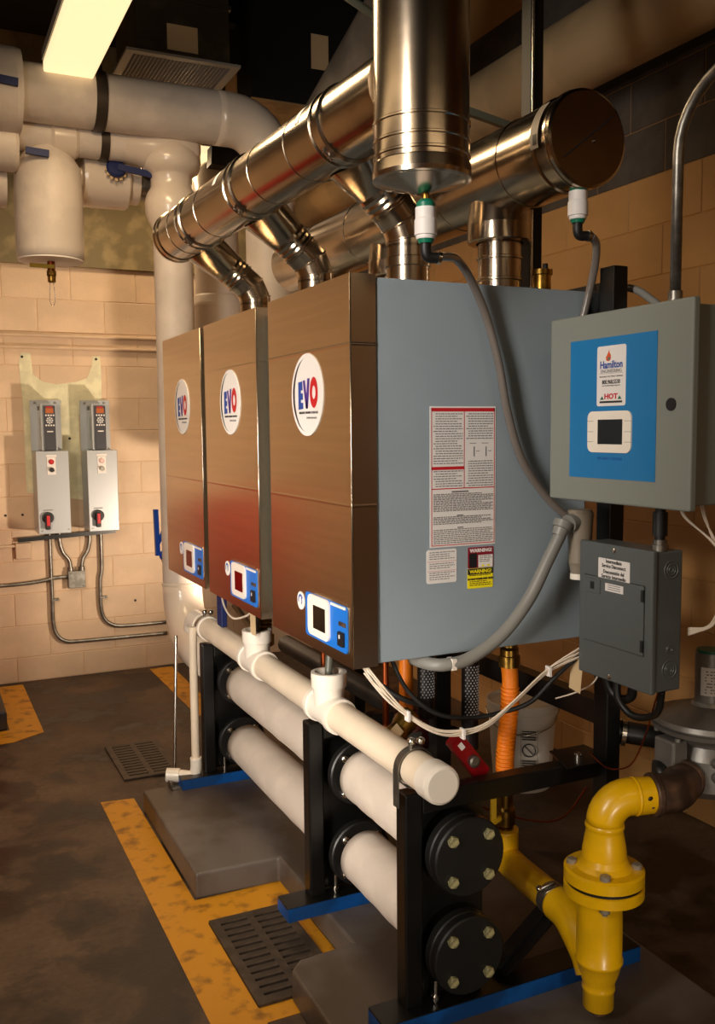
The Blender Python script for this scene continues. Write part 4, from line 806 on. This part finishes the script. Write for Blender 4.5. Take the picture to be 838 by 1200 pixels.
# regulator
t = thing('gas_regulator', 'grey cast gas regulator with green-capped spring tower at the right edge', 'regulator', (1.81, 1.73, .62)); rx, ry, rz = 1.86, 1.765, .80
obj('diaphragm_case', MB().lathe((rx, ry, rz-.055), (0, 0, 1), [(0, .075), (.015, .10), (.035, .118), (.038, .142), (.05, .146), (.052, .136), (.056, .136), (.058, .146), (.07, .142), (.085, .10), (.10, .045), (.11, .04)], 56), REG, t)
obj('spring_tower', MB().cyl((rx, ry, rz+.04), (rx, ry, rz+.185), .037), REG, t); obj('cap', MB().cyl((rx, ry, rz+.185), (rx, ry, rz+.192), .034), GREEN, t)
lb = arcpatch(Vector((rx, ry, rz+.075)), Vector((0, 0, 1)), 0, .075, -170, -55, .0385, (1, 0, 0), WHITE, t, 'tower_label'); k = MB()
for i in range(8):
    for a0, a1 in ((-150, -125), (-120, -95), (-92, -78)):
        A, B = math.radians(a0+random.uniform(-4, 4)), math.radians(a1); z = rz+.082+i*.008; q = lambda an, zz: (rx+.0392*math.cos(an), ry+.0392*math.sin(an), zz); k.quad(q(A, z), q(B, z), q(B, z+.003), q(A, z+.003))
o = obj('small_print', k, SGRY, t); o['kind'] = 'stuff'
obj('valve_body', MB().lathe((rx, ry, rz-.19), (0, 0, 1), [(0, .07), (.02, .085), (.10, .085), (.14, .07)], 32).cyl((rx-.13, ry+.02, rz-.13), (rx+.15, ry-.02, rz-.13), .05), REG, t)
obj('side_leg', MB().box(rx-.15, rx-.10, ry-.03, ry+.04, rz-.185, rz-.03), REG, t, bevel=.006); 
for a in range(8):
    an = math.radians(a*45+10); obj('case_bolt', MB().hexb((rx+.13*math.cos(an), ry+.13*math.sin(an), rz-.022), (0, 0, -1), .009, .012), REG, t)
for dxx, dz in ((-.04, -.085), (-.035, -.125), (.0, -.13)): obj('port_plug', MB().cyl((rx+dxx-.01, ry-.075, rz+dz), (rx+dxx-.012, ry-.10, rz+dz), .014, seg=14).cyl((rx+dxx-.012, ry-.10, rz+dz), (rx+dxx-.012, ry-.101, rz+dz), .008, seg=12), REG, t)
o = obj('regulator_pipe', MB().tube([(1.70, 1.79, .67), (1.75, 1.76, .67), (1.80, 1.74, .66)], .038, 24, 3), FLANGE); tag(o, 'black iron pipe stub left of the gas regulator', 'gas pipe')
o = obj('pipe_stub', MB().cyl((1.69, 1.95, .745), (1.85, 1.84, .72), .030, seg=24), FLANGE); tag(o, 'black pipe stub with open clamp right of the post', 'pipe')
o = obj('pipe_clamp', MB().lathe((1.71, 1.93, .742), (.8, -.6, -.1), [(0, .034), (0, .037), (.012, .037), (.012, .034)], 28, caps=False), CHROME); tag(o, 'thin bright ring clamp around the black pipe stub', 'clamp')
# ------------------------------------------------------------------ bucket
t = thing('bucket', 'white plastic bucket with black warning print standing behind the racks', 'bucket', (2.36, 3.30, .0)); bx, by = 2.36, 3.30
obj('pail', MB().lathe((bx, by, .0), (0, 0, 1), [(0, .125), (.33, .148), (.332, .156), (.345, .156), (.348, .150), (.365, .151)], 48), BUCKETM, t)
obj('rim', MB().lathe((bx, by, .365), (0, 0, 1), [(0, .151), (.003, .158), (.02, .158), (.022, .15), (.01, .145), (.008, 0)], 48, caps=False), BUCKETM, t)
dv = Vector((-bx, -by, 0)).normalized(); rv = Vector((0, 0, 1)).cross(dv); 
w = MB()
c = Vector((bx, by, .20))+dv*.146+rv*.03
for i in range(20):
    a, b = 2*PI*i/20, 2*PI*(i+1)/20; q = lambda an, r: c+rv*r*math.cos(an)+Vector((0, 0, 1))*r*math.sin(an); w.quad(q(a, .03), q(b, .03), q(b, .025), q(a, .025))
w.beam(c+rv*-.02+Vector((0, 0, .02)), c+rv*.02-Vector((0, 0, .02)), .004, .001, dv)
for z in (.245, .255, .27, .28, .15, .14, .13): w.quad(*[c+rv*s+Vector((0, 0, z-.20+e)) for s, e in ((-.03, 0), (.03, 0), (.03, .005), (-.03, .005))])
for s in (-.035, .035): w.quad(*[c+rv*(s+a)+Vector((0, 0, e)) for a, e in ((0, -.08), (.0012, -.08), (.0012, .09), (0, .09))])
obj('warning_print', w, SBLK, t)
obj('bail', MB().tube([Vector((bx, by, .34))+rv*.16, Vector((bx, by, .30))+rv*.12+dv*.12, Vector((bx, by, .27))+dv*.165, Vector((bx, by, .30))-rv*.12+dv*.12, Vector((bx, by, .34))-rv*.16], .003, 8, 6), CHROME, t)
# ------------------------------------------------------------------ under-boiler plumbing
for i, (x, y, nm) in enumerate(((1.084, 2.34, 'thin copper pipe dropping under the grey and stainless seam of the nearest boiler'), (1.06, 2.75, 'copper pipe dropping beneath the gap between nearest and middle boilers'))):
    o = obj('copper_pipe', MB().cyl((x+.14, y+.06, .45), (x+.14, y+.06, 1.0), .010, seg=16), COPPER); tag(o, nm, 'pipe')
def braided(x, y, z0, z1, label):
    t = thing('braided_hose', label, 'hose', (x, y, z0)); obj('sleeve', MB().cyl((x, y, z0), (x, y, z1), .026, seg=24), mat('dark_braid', (44, 40, 38), .4, .7, var=.4, vs=200), t)
    k = MB(); s = .0045
    for j in range(int((z1-z0)*.5/.008)):
        for i in range(5):
            an = math.radians(-150+i*22+(11 if j % 2 else 0)); p = Vector((x+.0268*math.cos(an), y+.0268*math.sin(an), z0+(z1-z0)*.3+j*.008)); k.quad(p+Vector((-s/2, 0, 0)), p+Vector((s/2, 0, 0)), p+Vector((s/2, 0, s)), p+Vector((-s/2, 0, s)))
    obj('braid_glint', k, SIL, t); obj('crimp', MB().cyl((x, y, z1), (x, y, z1+.06), .022, seg=20), RUBBER, t)
braided(1.333, 2.35, .72, .93, 'left dark braided steel hose under the nearest boiler'); braided(1.456, 2.30, .62, .95, 'right dark braided steel hose under the nearest boiler')
o = obj('gas_connector', MB().cyl((1.347, 2.5, .70), (1.347, 2.5, .99), .022, seg=20), ORANGE); tag(o, 'shaded orange gas connector just left of the braided hoses', 'gas hose')
for i, (x, y, z, l) in enumerate(((1.405, 2.55, .60, 'dark red pump housing behind the PVC end cap'), (1.405, 2.85, .84, 'dark red pump housing beneath the middle boiler'), (1.405, 3.5, .84, 'dark red pump housing beneath the farthest boiler'))):
    t = thing('circulator_pump', l, 'pump', (x, y, z-.06), 'dark red circulator pumps')
    obj('motor', MB().lathe((x, y-.05, z), (-.1, 1, 0), [(0, .03), (.01, .052), (.08, .052), (.09, .045), (.12, .045), (.13, .03)], 28), DRED, t)
    obj('terminal_box', MB().box(x-.035, x+.03, y-.03, y+.05, z+.04, z+.085), DRED, t, bevel=.004)
    obj('volute', MB().cyl((x, y+.07, z-.08), (x, y+.07, z+.10), .035), DRED, t); obj('badge', plate((x-.03, y-.052, z+.01), (1, 0, 0), (0, 0, 1), .05, .02, (0, -1, 0), .002), GALV, t)
# red handled tool like fitting in front
t = thing('red_pump_cover', 'red plastic pump cover with grey knob and white print behind the PVC cap', 'pump cover', (1.28, 2.02, .68))
m = MB(); Rr = Vector((.62, 0, -.78)).normalized(); Uu = Vector((.78, 0, .62)).normalized(); cc = Vector((1.262, 2.02, .722)); m = plate(cc, Rr, Uu, .14, .045, (0, -1, 0), .03, .008); obj('cover', m, mat('glossy_red', (132, 8, 16), .3), t)
obj('knob', MB().lathe(cc+Rr*.01+Vector((0, -.03, 0)), (0, -1, 0), [(0, .016), (.012, .016), (.014, .01)], 18), GALV, t)
obj('end_fitting', MB().cyl(cc+Rr*.06+Vector((0, -.015, 0)), cc+Rr*.09+Vector((0, -.015, 0)), .014, seg=16), CHROME, t)
obj('white_print', plate(cc-Rr*.045+Vector((0, -.0301, 0)), Rr, Uu, .02, .014, (0, -1, 0), .0006), WHITE, t)
t = thing('brass_check_valve', 'dull brass valve body behind the PVC pipe under the nearest boiler', 'valve', (1.20, 2.30, .68))
obj('body', MB().lathe((1.17, 2.27, .69), (.55, .2, .4), [(0, .03), (.03, .035), (.05, .03), (.08, .036), (.11, .03)], 8), BRASS, t); obj('tag_plate', plate((1.175, 2.235, .735), Rr, Uu, .035, .025, (0, -1, 0), .002), PAPER, t)
for z, l in ((.60, 'lower black manifold pipe in the dark behind the header pipes'), (.90, 'upper black manifold pipe in the dark beneath the boilers')):
    o = obj('manifold_pipe', MB().cyl((1.48, 2.45, z), (1.48, 3.9, z), .04), FLANGE); tag(o, l, 'pipe')
o = obj('blue_post', MB().box(1.50, 1.535, 2.6, 2.635, .09, .98), BLUE2); tag(o, 'dark blue square post in the shade beneath the boilers', 'post')
o = obj('dark_post', MB().box(1.40, 1.45, 2.40, 2.45, .09, .99), BLACK); tag(o, 'black square post in the shade beneath the nearest boiler', 'post')
t = thing('butterfly_valve', 'dark blue valve lever plate hanging under the farthest boiler', 'valve', (1.08, 3.60, .82))
obj('lever_plate', MB().box(1.05, 1.075, 3.48, 3.54, .80, 1.0), BLUE2, t, bevel=.004); obj('stem', MB().cyl((1.04, 3.51, .95), (1.12, 3.51, .95), .012, seg=14), CHROME, t)
t = thing('brass_fitting', 'brass ribbed strainer fitting beneath the middle boiler by its paper tag', 'fitting', (1.10, 3.12, .82))
k = MB(); [k.lathe((1.10, 3.12, .84+.014*i), (0, 0, 1), [(0, .026), (.004, .03), (.009, .03), (.013, .026)], 16, caps=False) for i in range(9)]; obj('ribbed_body', k, BRASS, t); obj('union', MB().lathe((1.10, 3.12, .80), (0, 0, 1), [(0, .036), (.04, .036)], 6), BRASS, t)
cable('sensor_cable', [(1.04, 3.45, .95), (1.03, 3.36, .90), (1.03, 3.26, .88), (1.05, 3.18, .90), (1.06, 3.12, .93)], .004, WIRE, 'pale cable looping beneath the farthest and middle boilers', 'cable')
cable('angled_tube', [(1.08, 3.4, .90), (1.10, 3.25, .83), (1.11, 3.18, .80)], .012, mat('dull_brown_tube', (96, 72, 46), .4, .4), 'dull brown tube slanting beneath the middle boiler', 'pipe')
# ------------------------------------------------------------------ wall-mounted drives
def drive(x, w, plx, label, knobm, lampc):
    t = thing('variable_drive', label, 'motor drive', (x+w/2, 6.0, .95), 'wall mounted motor drives')
    obj('mounting_plate', MB().box(plx, plx+.183, 6.058, 6.064, 1.45, 1.77), SIL, t)
    for sx in (.03, .15): obj('plate_bolt', MB().hexb((plx+sx, 6.058, 1.752), (0, -1, 0), .008, .006), GALV, t)
    ux = x+.045
    obj('side_shield', MB().box(ux-.006, ux+.085, 5.862, 6.058, 1.462, 1.742), SIL, t, bevel=.002)
    obj('shield_window', MB().box(ux-.0075, ux-.006, 5.92, 5.95, 1.52, 1.66), GREY, t)
    obj('vent_slot', MB().box(ux-.0075, ux-.006, 5.93, 6.02, 1.705, 1.73), SBLK, t)
    f = obj('drive_front', MB().box(ux+.008, ux+.075, 5.848, 5.864, 1.462, 1.730), mat('drive_dark', (58, 58, 64), .45), t, bevel=.003)
    obj('display', MB().box(ux+.02, ux+.065, 5.8465, 5.8485, 1.685, 1.715), mat('amber_display', (170, 92, 50), .3, emit=.15), f)
    obj('top_mark', MB().box(ux+.022, ux+.06, 5.846, 5.8485, 1.718, 1.725), SRED, f)
    kk = MB()
    for z in (1.672, 1.612):
        for i in range(4): kk.box(ux+.017+.0145*i, ux+.026+.0145*i, 5.8455, 5.8485, z-.004, z+.005)
    for a in range(8): an = a*PI/4; kk.box(ux+.042+.016*math.cos(an)-.004, ux+.042+.016*math.cos(an)+.004, 5.8455, 5.8485, 1.642+.016*math.sin(an)-.004, 1.642+.016*math.sin(an)+.004)
    obj('keypad', kk, WHITE, f)
    obj('ring_key', MB().lathe((ux+.042, 5.8485, 1.642), (0, -1, 0), [(0, .009), (.003, .009)], 16), SIL, f)
    obj('name_strip', MB().box(ux+.025, ux+.06, 5.8465, 5.8485, 1.572, 1.578), WHITE, f)
    b = obj('lower_enclosure', MB().box(x, x+w, 5.85, 6.06, .955, 1.458), SIL, t, bevel=.004)
    sw = obj('switch_plate', MB().box(x+.062, x+.112, 5.846, 5.851, 1.315, 1.42), WHITE, b)
    obj('plate_strip', MB().box(x+.058, x+.118, 5.8465, 5.851, 1.422, 1.435), WHITE, b)
    obj('pilot_lamp', MB().lathe((x+.087, 5.846, 1.393), (0, -1, 0), [(0, .0155), (.008, .0155), (.014, .009)], 18), lampc, sw)
    o = obj('selector_switch', MB().lathe((x+.087, 5.846, 1.345), (0, -1, 0), [(0, .0145), (.012, .0145)], 18).beam((x+.075, 5.83, 1.352), (x+.10, 5.83, 1.338), .01, .006, (0, 1, 0)), knobm, sw)
    k = obj('disconnect_handle', MB().lathe((x+.055, 5.85, 1.055), (0, -1, 0), [(0, .035), (.02, .034), (.022, .028)], 26), SBLK, b)
    obj('handle_grip', MB().box(x+.035, x+.066, 5.81, 5.83, .985, 1.075), SBLK, k, bevel=.006); obj('red_insert', MB().box(x+.043, x+.062, 5.806, 5.811, 1.008, 1.07), SRED, k, bevel=.002)
    for sx, sz in ((.02, .975), (w-.015, .978)): obj('cover_screw', MB().lathe((x+sx, 5.85, sz), (0, -1, 0), [(0, .005), (.003, .004)], 10), GALV, b)
    k = MB(); k.box(x+.03, x+.085, 5.8485, 5.85, 1.098, 1.103); obj('handle_caption', k, SGRY, b)
    return t
drive(.638, .190, .636, 'left wall-mounted motor drive with a bright red pilot lamp', SBLK, SRED)
drive(.936, .184, .935, 'right wall-mounted motor drive with a pale pink pilot lamp', GALV, mat('pale_pink', (226, 190, 184), .4))
o = obj('strut_channel', MB().beam((.535, 6.06, .905), (1.13, 6.06, .932), .04, .026), BLACK); tag(o, 'dark strut channel on the far wall beneath both drives', 'strut')
o = obj('cover_plate', MB().box(.517, .613, 6.055, 6.079, .785, .885), PEACH); o.modifiers.new('b', 'BEVEL').width = .004; tag(o, 'peach painted blank cover plate on the far wall under the left drive', 'cover plate')
t = thing('junction_box', 'small galvanised junction box on the far wall with bolts', 'electrical box', (.875, 6.03, .58)); obj('box', MB().box(.822, .928, 6.02, 6.079, .582, .692), GALV, t, bevel=.003)
for x in (.84, .91): obj('connector', MB().cyl((x, 6.045, .69), (x, 6.045, .715), .02, seg=16), GALV, t)
for sx, sz in ((.835, .678), (.915, .595)): obj('screw', MB().cyl((sx, 6.021, sz), (sx, 6.017, sz), .005, seg=10), CHROME, t)
def cnd(pts, label, r=.0125, m=None, sub=5): o = obj('wall_conduit', MB().tube(pts, r, 14, sub), m or GALV); tag(o, label, 'conduit'); return o
yw = 6.055
cnd([(.722, yw, .955), (.722, yw, .75), (.724, yw, .52), (.724, yw, .37), (.745, yw, .285), (.80, yw, .24), (.90, yw, .232), (1.2, yw, .228), (1.45, yw, .225)], 'lower long steel conduit looping from the left drive to the right')
cnd([(1.036, yw, .955), (1.036, yw, .70), (1.024, yw, .62), (1.022, yw, .46), (1.04, yw, .37), (1.09, yw, .32), (1.18, yw, .303), (1.45, yw, .300)], 'steel conduit looping from the right drive toward the white riser')
cnd([(.782, yw, .955), (.782, yw, .88), (.80, yw, .81), (.835, yw, .76), (.843, yw, .70)], 'short bent conduit from the left drive into the junction box')
cnd([(.966, yw, .955), (.966, yw, .88), (.95, yw, .81), (.92, yw, .76), (.91, yw, .70)], 'short bent conduit from the right drive into the junction box')
cnd([(.2, yw, .63), (.50, yw, .628), (.66, yw, .638), (.74, yw, .652), (.83, yw, .655)], 'horizontal conduit entering the junction box from the left edge')
cnd([(.1, 6.07, .868), (.52, 6.07, .868)], 'small peach painted conduit running left from the cover plate', .009, PEACH, 1)
cnd([(-.4, 6.065, 2.168), (2.7, 6.065, 2.168)], 'upper of two thin peach painted conduits high on the far wall', .011, PEACH, 1)
cnd([(-.4, 6.065, 2.094), (2.7, 6.065, 2.094)], 'lower of two thin peach painted conduits high on the far wall', .011, PEACH, 1)
for x, z in ((.735, .515), (1.035, .505)): o = obj('conduit_clip', MB().box(x-.018, x+.03, 6.04, 6.079, z-.006, z+.006).hexb((x+.022, 6.04, z), (0, -1, 0), .008, .006), GALV); tag(o, 'small clip on the conduit below the %s drive' % ('left' if x < .9 else 'right'), 'clip')
t = thing('gate_handle', 'bright blue valve lever sticking out left of the white riser', 'valve', (1.11, 4.75, .95)); 
obj('lever', MB().beam((1.095, 4.75, 1.17), (1.10, 4.75, .93), .022, .03, (0, 1, 0)).beam((1.10, 4.75, .985), (1.135, 4.75, 1.06), .018, .02, (0, 1, 0)), mat('bright_valve_blue', (16, 70, 170), .35), t)
obj('hub', MB().sphere((1.135, 4.74, .93), .03, 16), mat('bright_valve_blue', (16, 70, 170)), t); obj('red_nut', MB().sphere((1.125, 4.715, .905), .014, 12), DRED, t)
# ------------------------------------------------------------------ ceiling things
def fixture(x0, x1, y0, y1, z, label):
    t = thing('fluorescent_light', label, 'ceiling light', ((x0+x1)/2, (y0+y1)/2, z), 'wraparound ceiling lights')
    obj('diffuser', MB().box(x0, x1, y0, y1, z, z+.05), LAMP, t, bevel=.008)
    obj('housing', MB().box(x0-.004, x1+.004, y0-.004, y1+.004, z+.05, z+.09), GRILLE, t)
    tb = MB(); 
    obj('hanger', MB().cyl(((x0+x1)/2, (y0+y1)/2, z+.09), ((x0+x1)/2, (y0+y1)/2, 3.95), .006, seg=8), GALV, t)
fixture(.575, .79, 3.20, 4.395, 3.148, 'glowing wraparound light at the top left above the overhead main')
fixture(.95, 1.95, 5.38, 5.60, 3.17, 'second glowing light behind the overhead main near the far wall')
t = thing('ceiling_grille', 'grey egg-crate air grille on a sheet metal duct above the overhead main', 'air grille', (1.245, 4.8, 3.33)); gx0, gx1, gy0, gy1, gz = .965, 1.52, 4.50, 5.08, 3.345
fr = MB(); w = .04
for b in ((gx0, gx1, gy0, gy0+w), (gx0, gx1, gy1-w, gy1), (gx0, gx0+w, gy0+w, gy1-w), (gx1-w, gx1, gy0+w, gy1-w)): fr.box(*b, gz, gz+.012)
obj('frame', fr, GRILLE, t)
eg = MB(); n = 26
for i in range(1, n): x = gx0+w+(gx1-gx0-2*w)*i/n; eg.box(x-.0015, x+.0015, gy0+w, gy1-w, gz+.002, gz+.014); y = gy0+w+(gy1-gy0-2*w)*i/n; eg.box(gx0+w, gx1-w, y-.0015, y+.0015, gz+.002, gz+.014)
o = obj('egg_crate', eg, GRILLE, t); o['kind'] = 'stuff'; obj('backing', MB().box(gx0+w, gx1-w, gy0+w, gy1-w, gz+.016, gz+.02), GRILLD, t)
dk = MB().box(gx0+.06, gx1-.04, gy0+.05, gy1-.05, gz+.02, 3.95).box(gx0+.05, gx1-.03, gy0+.04, gy1-.04, gz+.28, gz+.30); obj('duct_box', dk, mat('galvanised_duct', (116, 104, 82), .4, .7, var=.2, vs=6), t); obj('duct_sticker', MB().box(1.17, 1.32, gy0+.048, gy0+.05, gz+.05, gz+.17), PAPER, t)
t = thing('rectangular_duct', 'dark rectangular duct with pale underside behind the exhaust manifold', 'duct', (2.2, 5.3, 3.2))
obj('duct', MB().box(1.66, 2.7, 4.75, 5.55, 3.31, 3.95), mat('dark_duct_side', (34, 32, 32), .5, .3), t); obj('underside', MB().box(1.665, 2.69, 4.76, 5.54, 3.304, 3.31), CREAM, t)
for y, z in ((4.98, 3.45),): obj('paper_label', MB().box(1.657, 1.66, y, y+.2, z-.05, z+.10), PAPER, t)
obj('paper_label', MB().box(2.0, 2.1, 4.747, 4.75, 3.50, 3.68), PAPER, t)
t = thing('slanting_flue', 'dull grey round flue slanting up behind the exhaust manifold', 'flue', (1.9, 4.0, 3.0))
obj('pipe', MB().cyl((1.78, 4.2, 2.88), (1.85, 3.25, 3.32), .15, seg=40), FLUEG, t); obj('upper_elbow', MB().cyl((1.845, 3.3, 3.30), (1.87, 3.1, 3.9), .155, seg=40), FLUEG, t)
obj('sticker', plate((1.70, 3.40, 3.32), (.2, -.9, .4), (0, .4, .9), .05, .06, (-1, 0, 0), .002), PAPER, t)
o = obj('slanting_conduit', MB().tube([(.75, 2.8, 3.19), (1.30, 2.78, 2.94), (1.60, 2.76, 2.80)], .013, 14, 1), GREENG); tag(o, 'green grey conduit slanting overhead behind the stack', 'conduit')
o = obj('brace_rod', MB().beam((1.35, 2.4, 2.53), (1.72, 2.36, 2.45), .02, .02), GREENG); tag(o, 'short grey brace between the stack and the hanging strut', 'brace')
for i, y in enumerate((3.6, 5.0)): o = obj('ceiling_joist', MB().box(-2.6, 2.76, y-.04, y+.04, 3.75, 3.95), CEIL); tag(o, ['dark steel ceiling joist nearer the camera, above the glowing top left light', 'dark steel ceiling joist farther back, above the air grille duct'][i], 'joist', 'dark ceiling joists'); 
o = obj('wall_ledge', MB().box(2.70, 2.765, .5, 6.05, 3.02, 3.10), CEIL); tag(o, 'dark ledge running along the right wall under the tan pipe', 'ledge')
fixture(-1.15, -.93, -.6, 4.6, 3.02, 'added unseen glowing strip over the left aisle for the steel fronts to mirror')  # added out of view to give the stainless fronts a reflection
fixture(.2, 2.5, -1.3, -1.08, 3.02, 'added unseen glowing strip behind the camera for the steel covers to mirror')  # unseen strip, put in so the cover sides have something bright to reflect
# red machine on the old pad, outside the left edge; it shows in the stainless fronts
t = thing('red_vessel', 'red painted pressure vessel on the dark pad left of the frame', 'vessel', (.05, 5.5, .10))
obj('shell', MB().lathe((.05, 5.5, .2), (0, 0, 1), [(0, .25), (.06, .31), (.85, .31), (.95, .27), (1.0, .1)], 40, smooth=True), REDP, t); obj('skirt', MB().cyl((.05, 5.5, .10), (.05, 5.5, .24), .25), REDP, t)
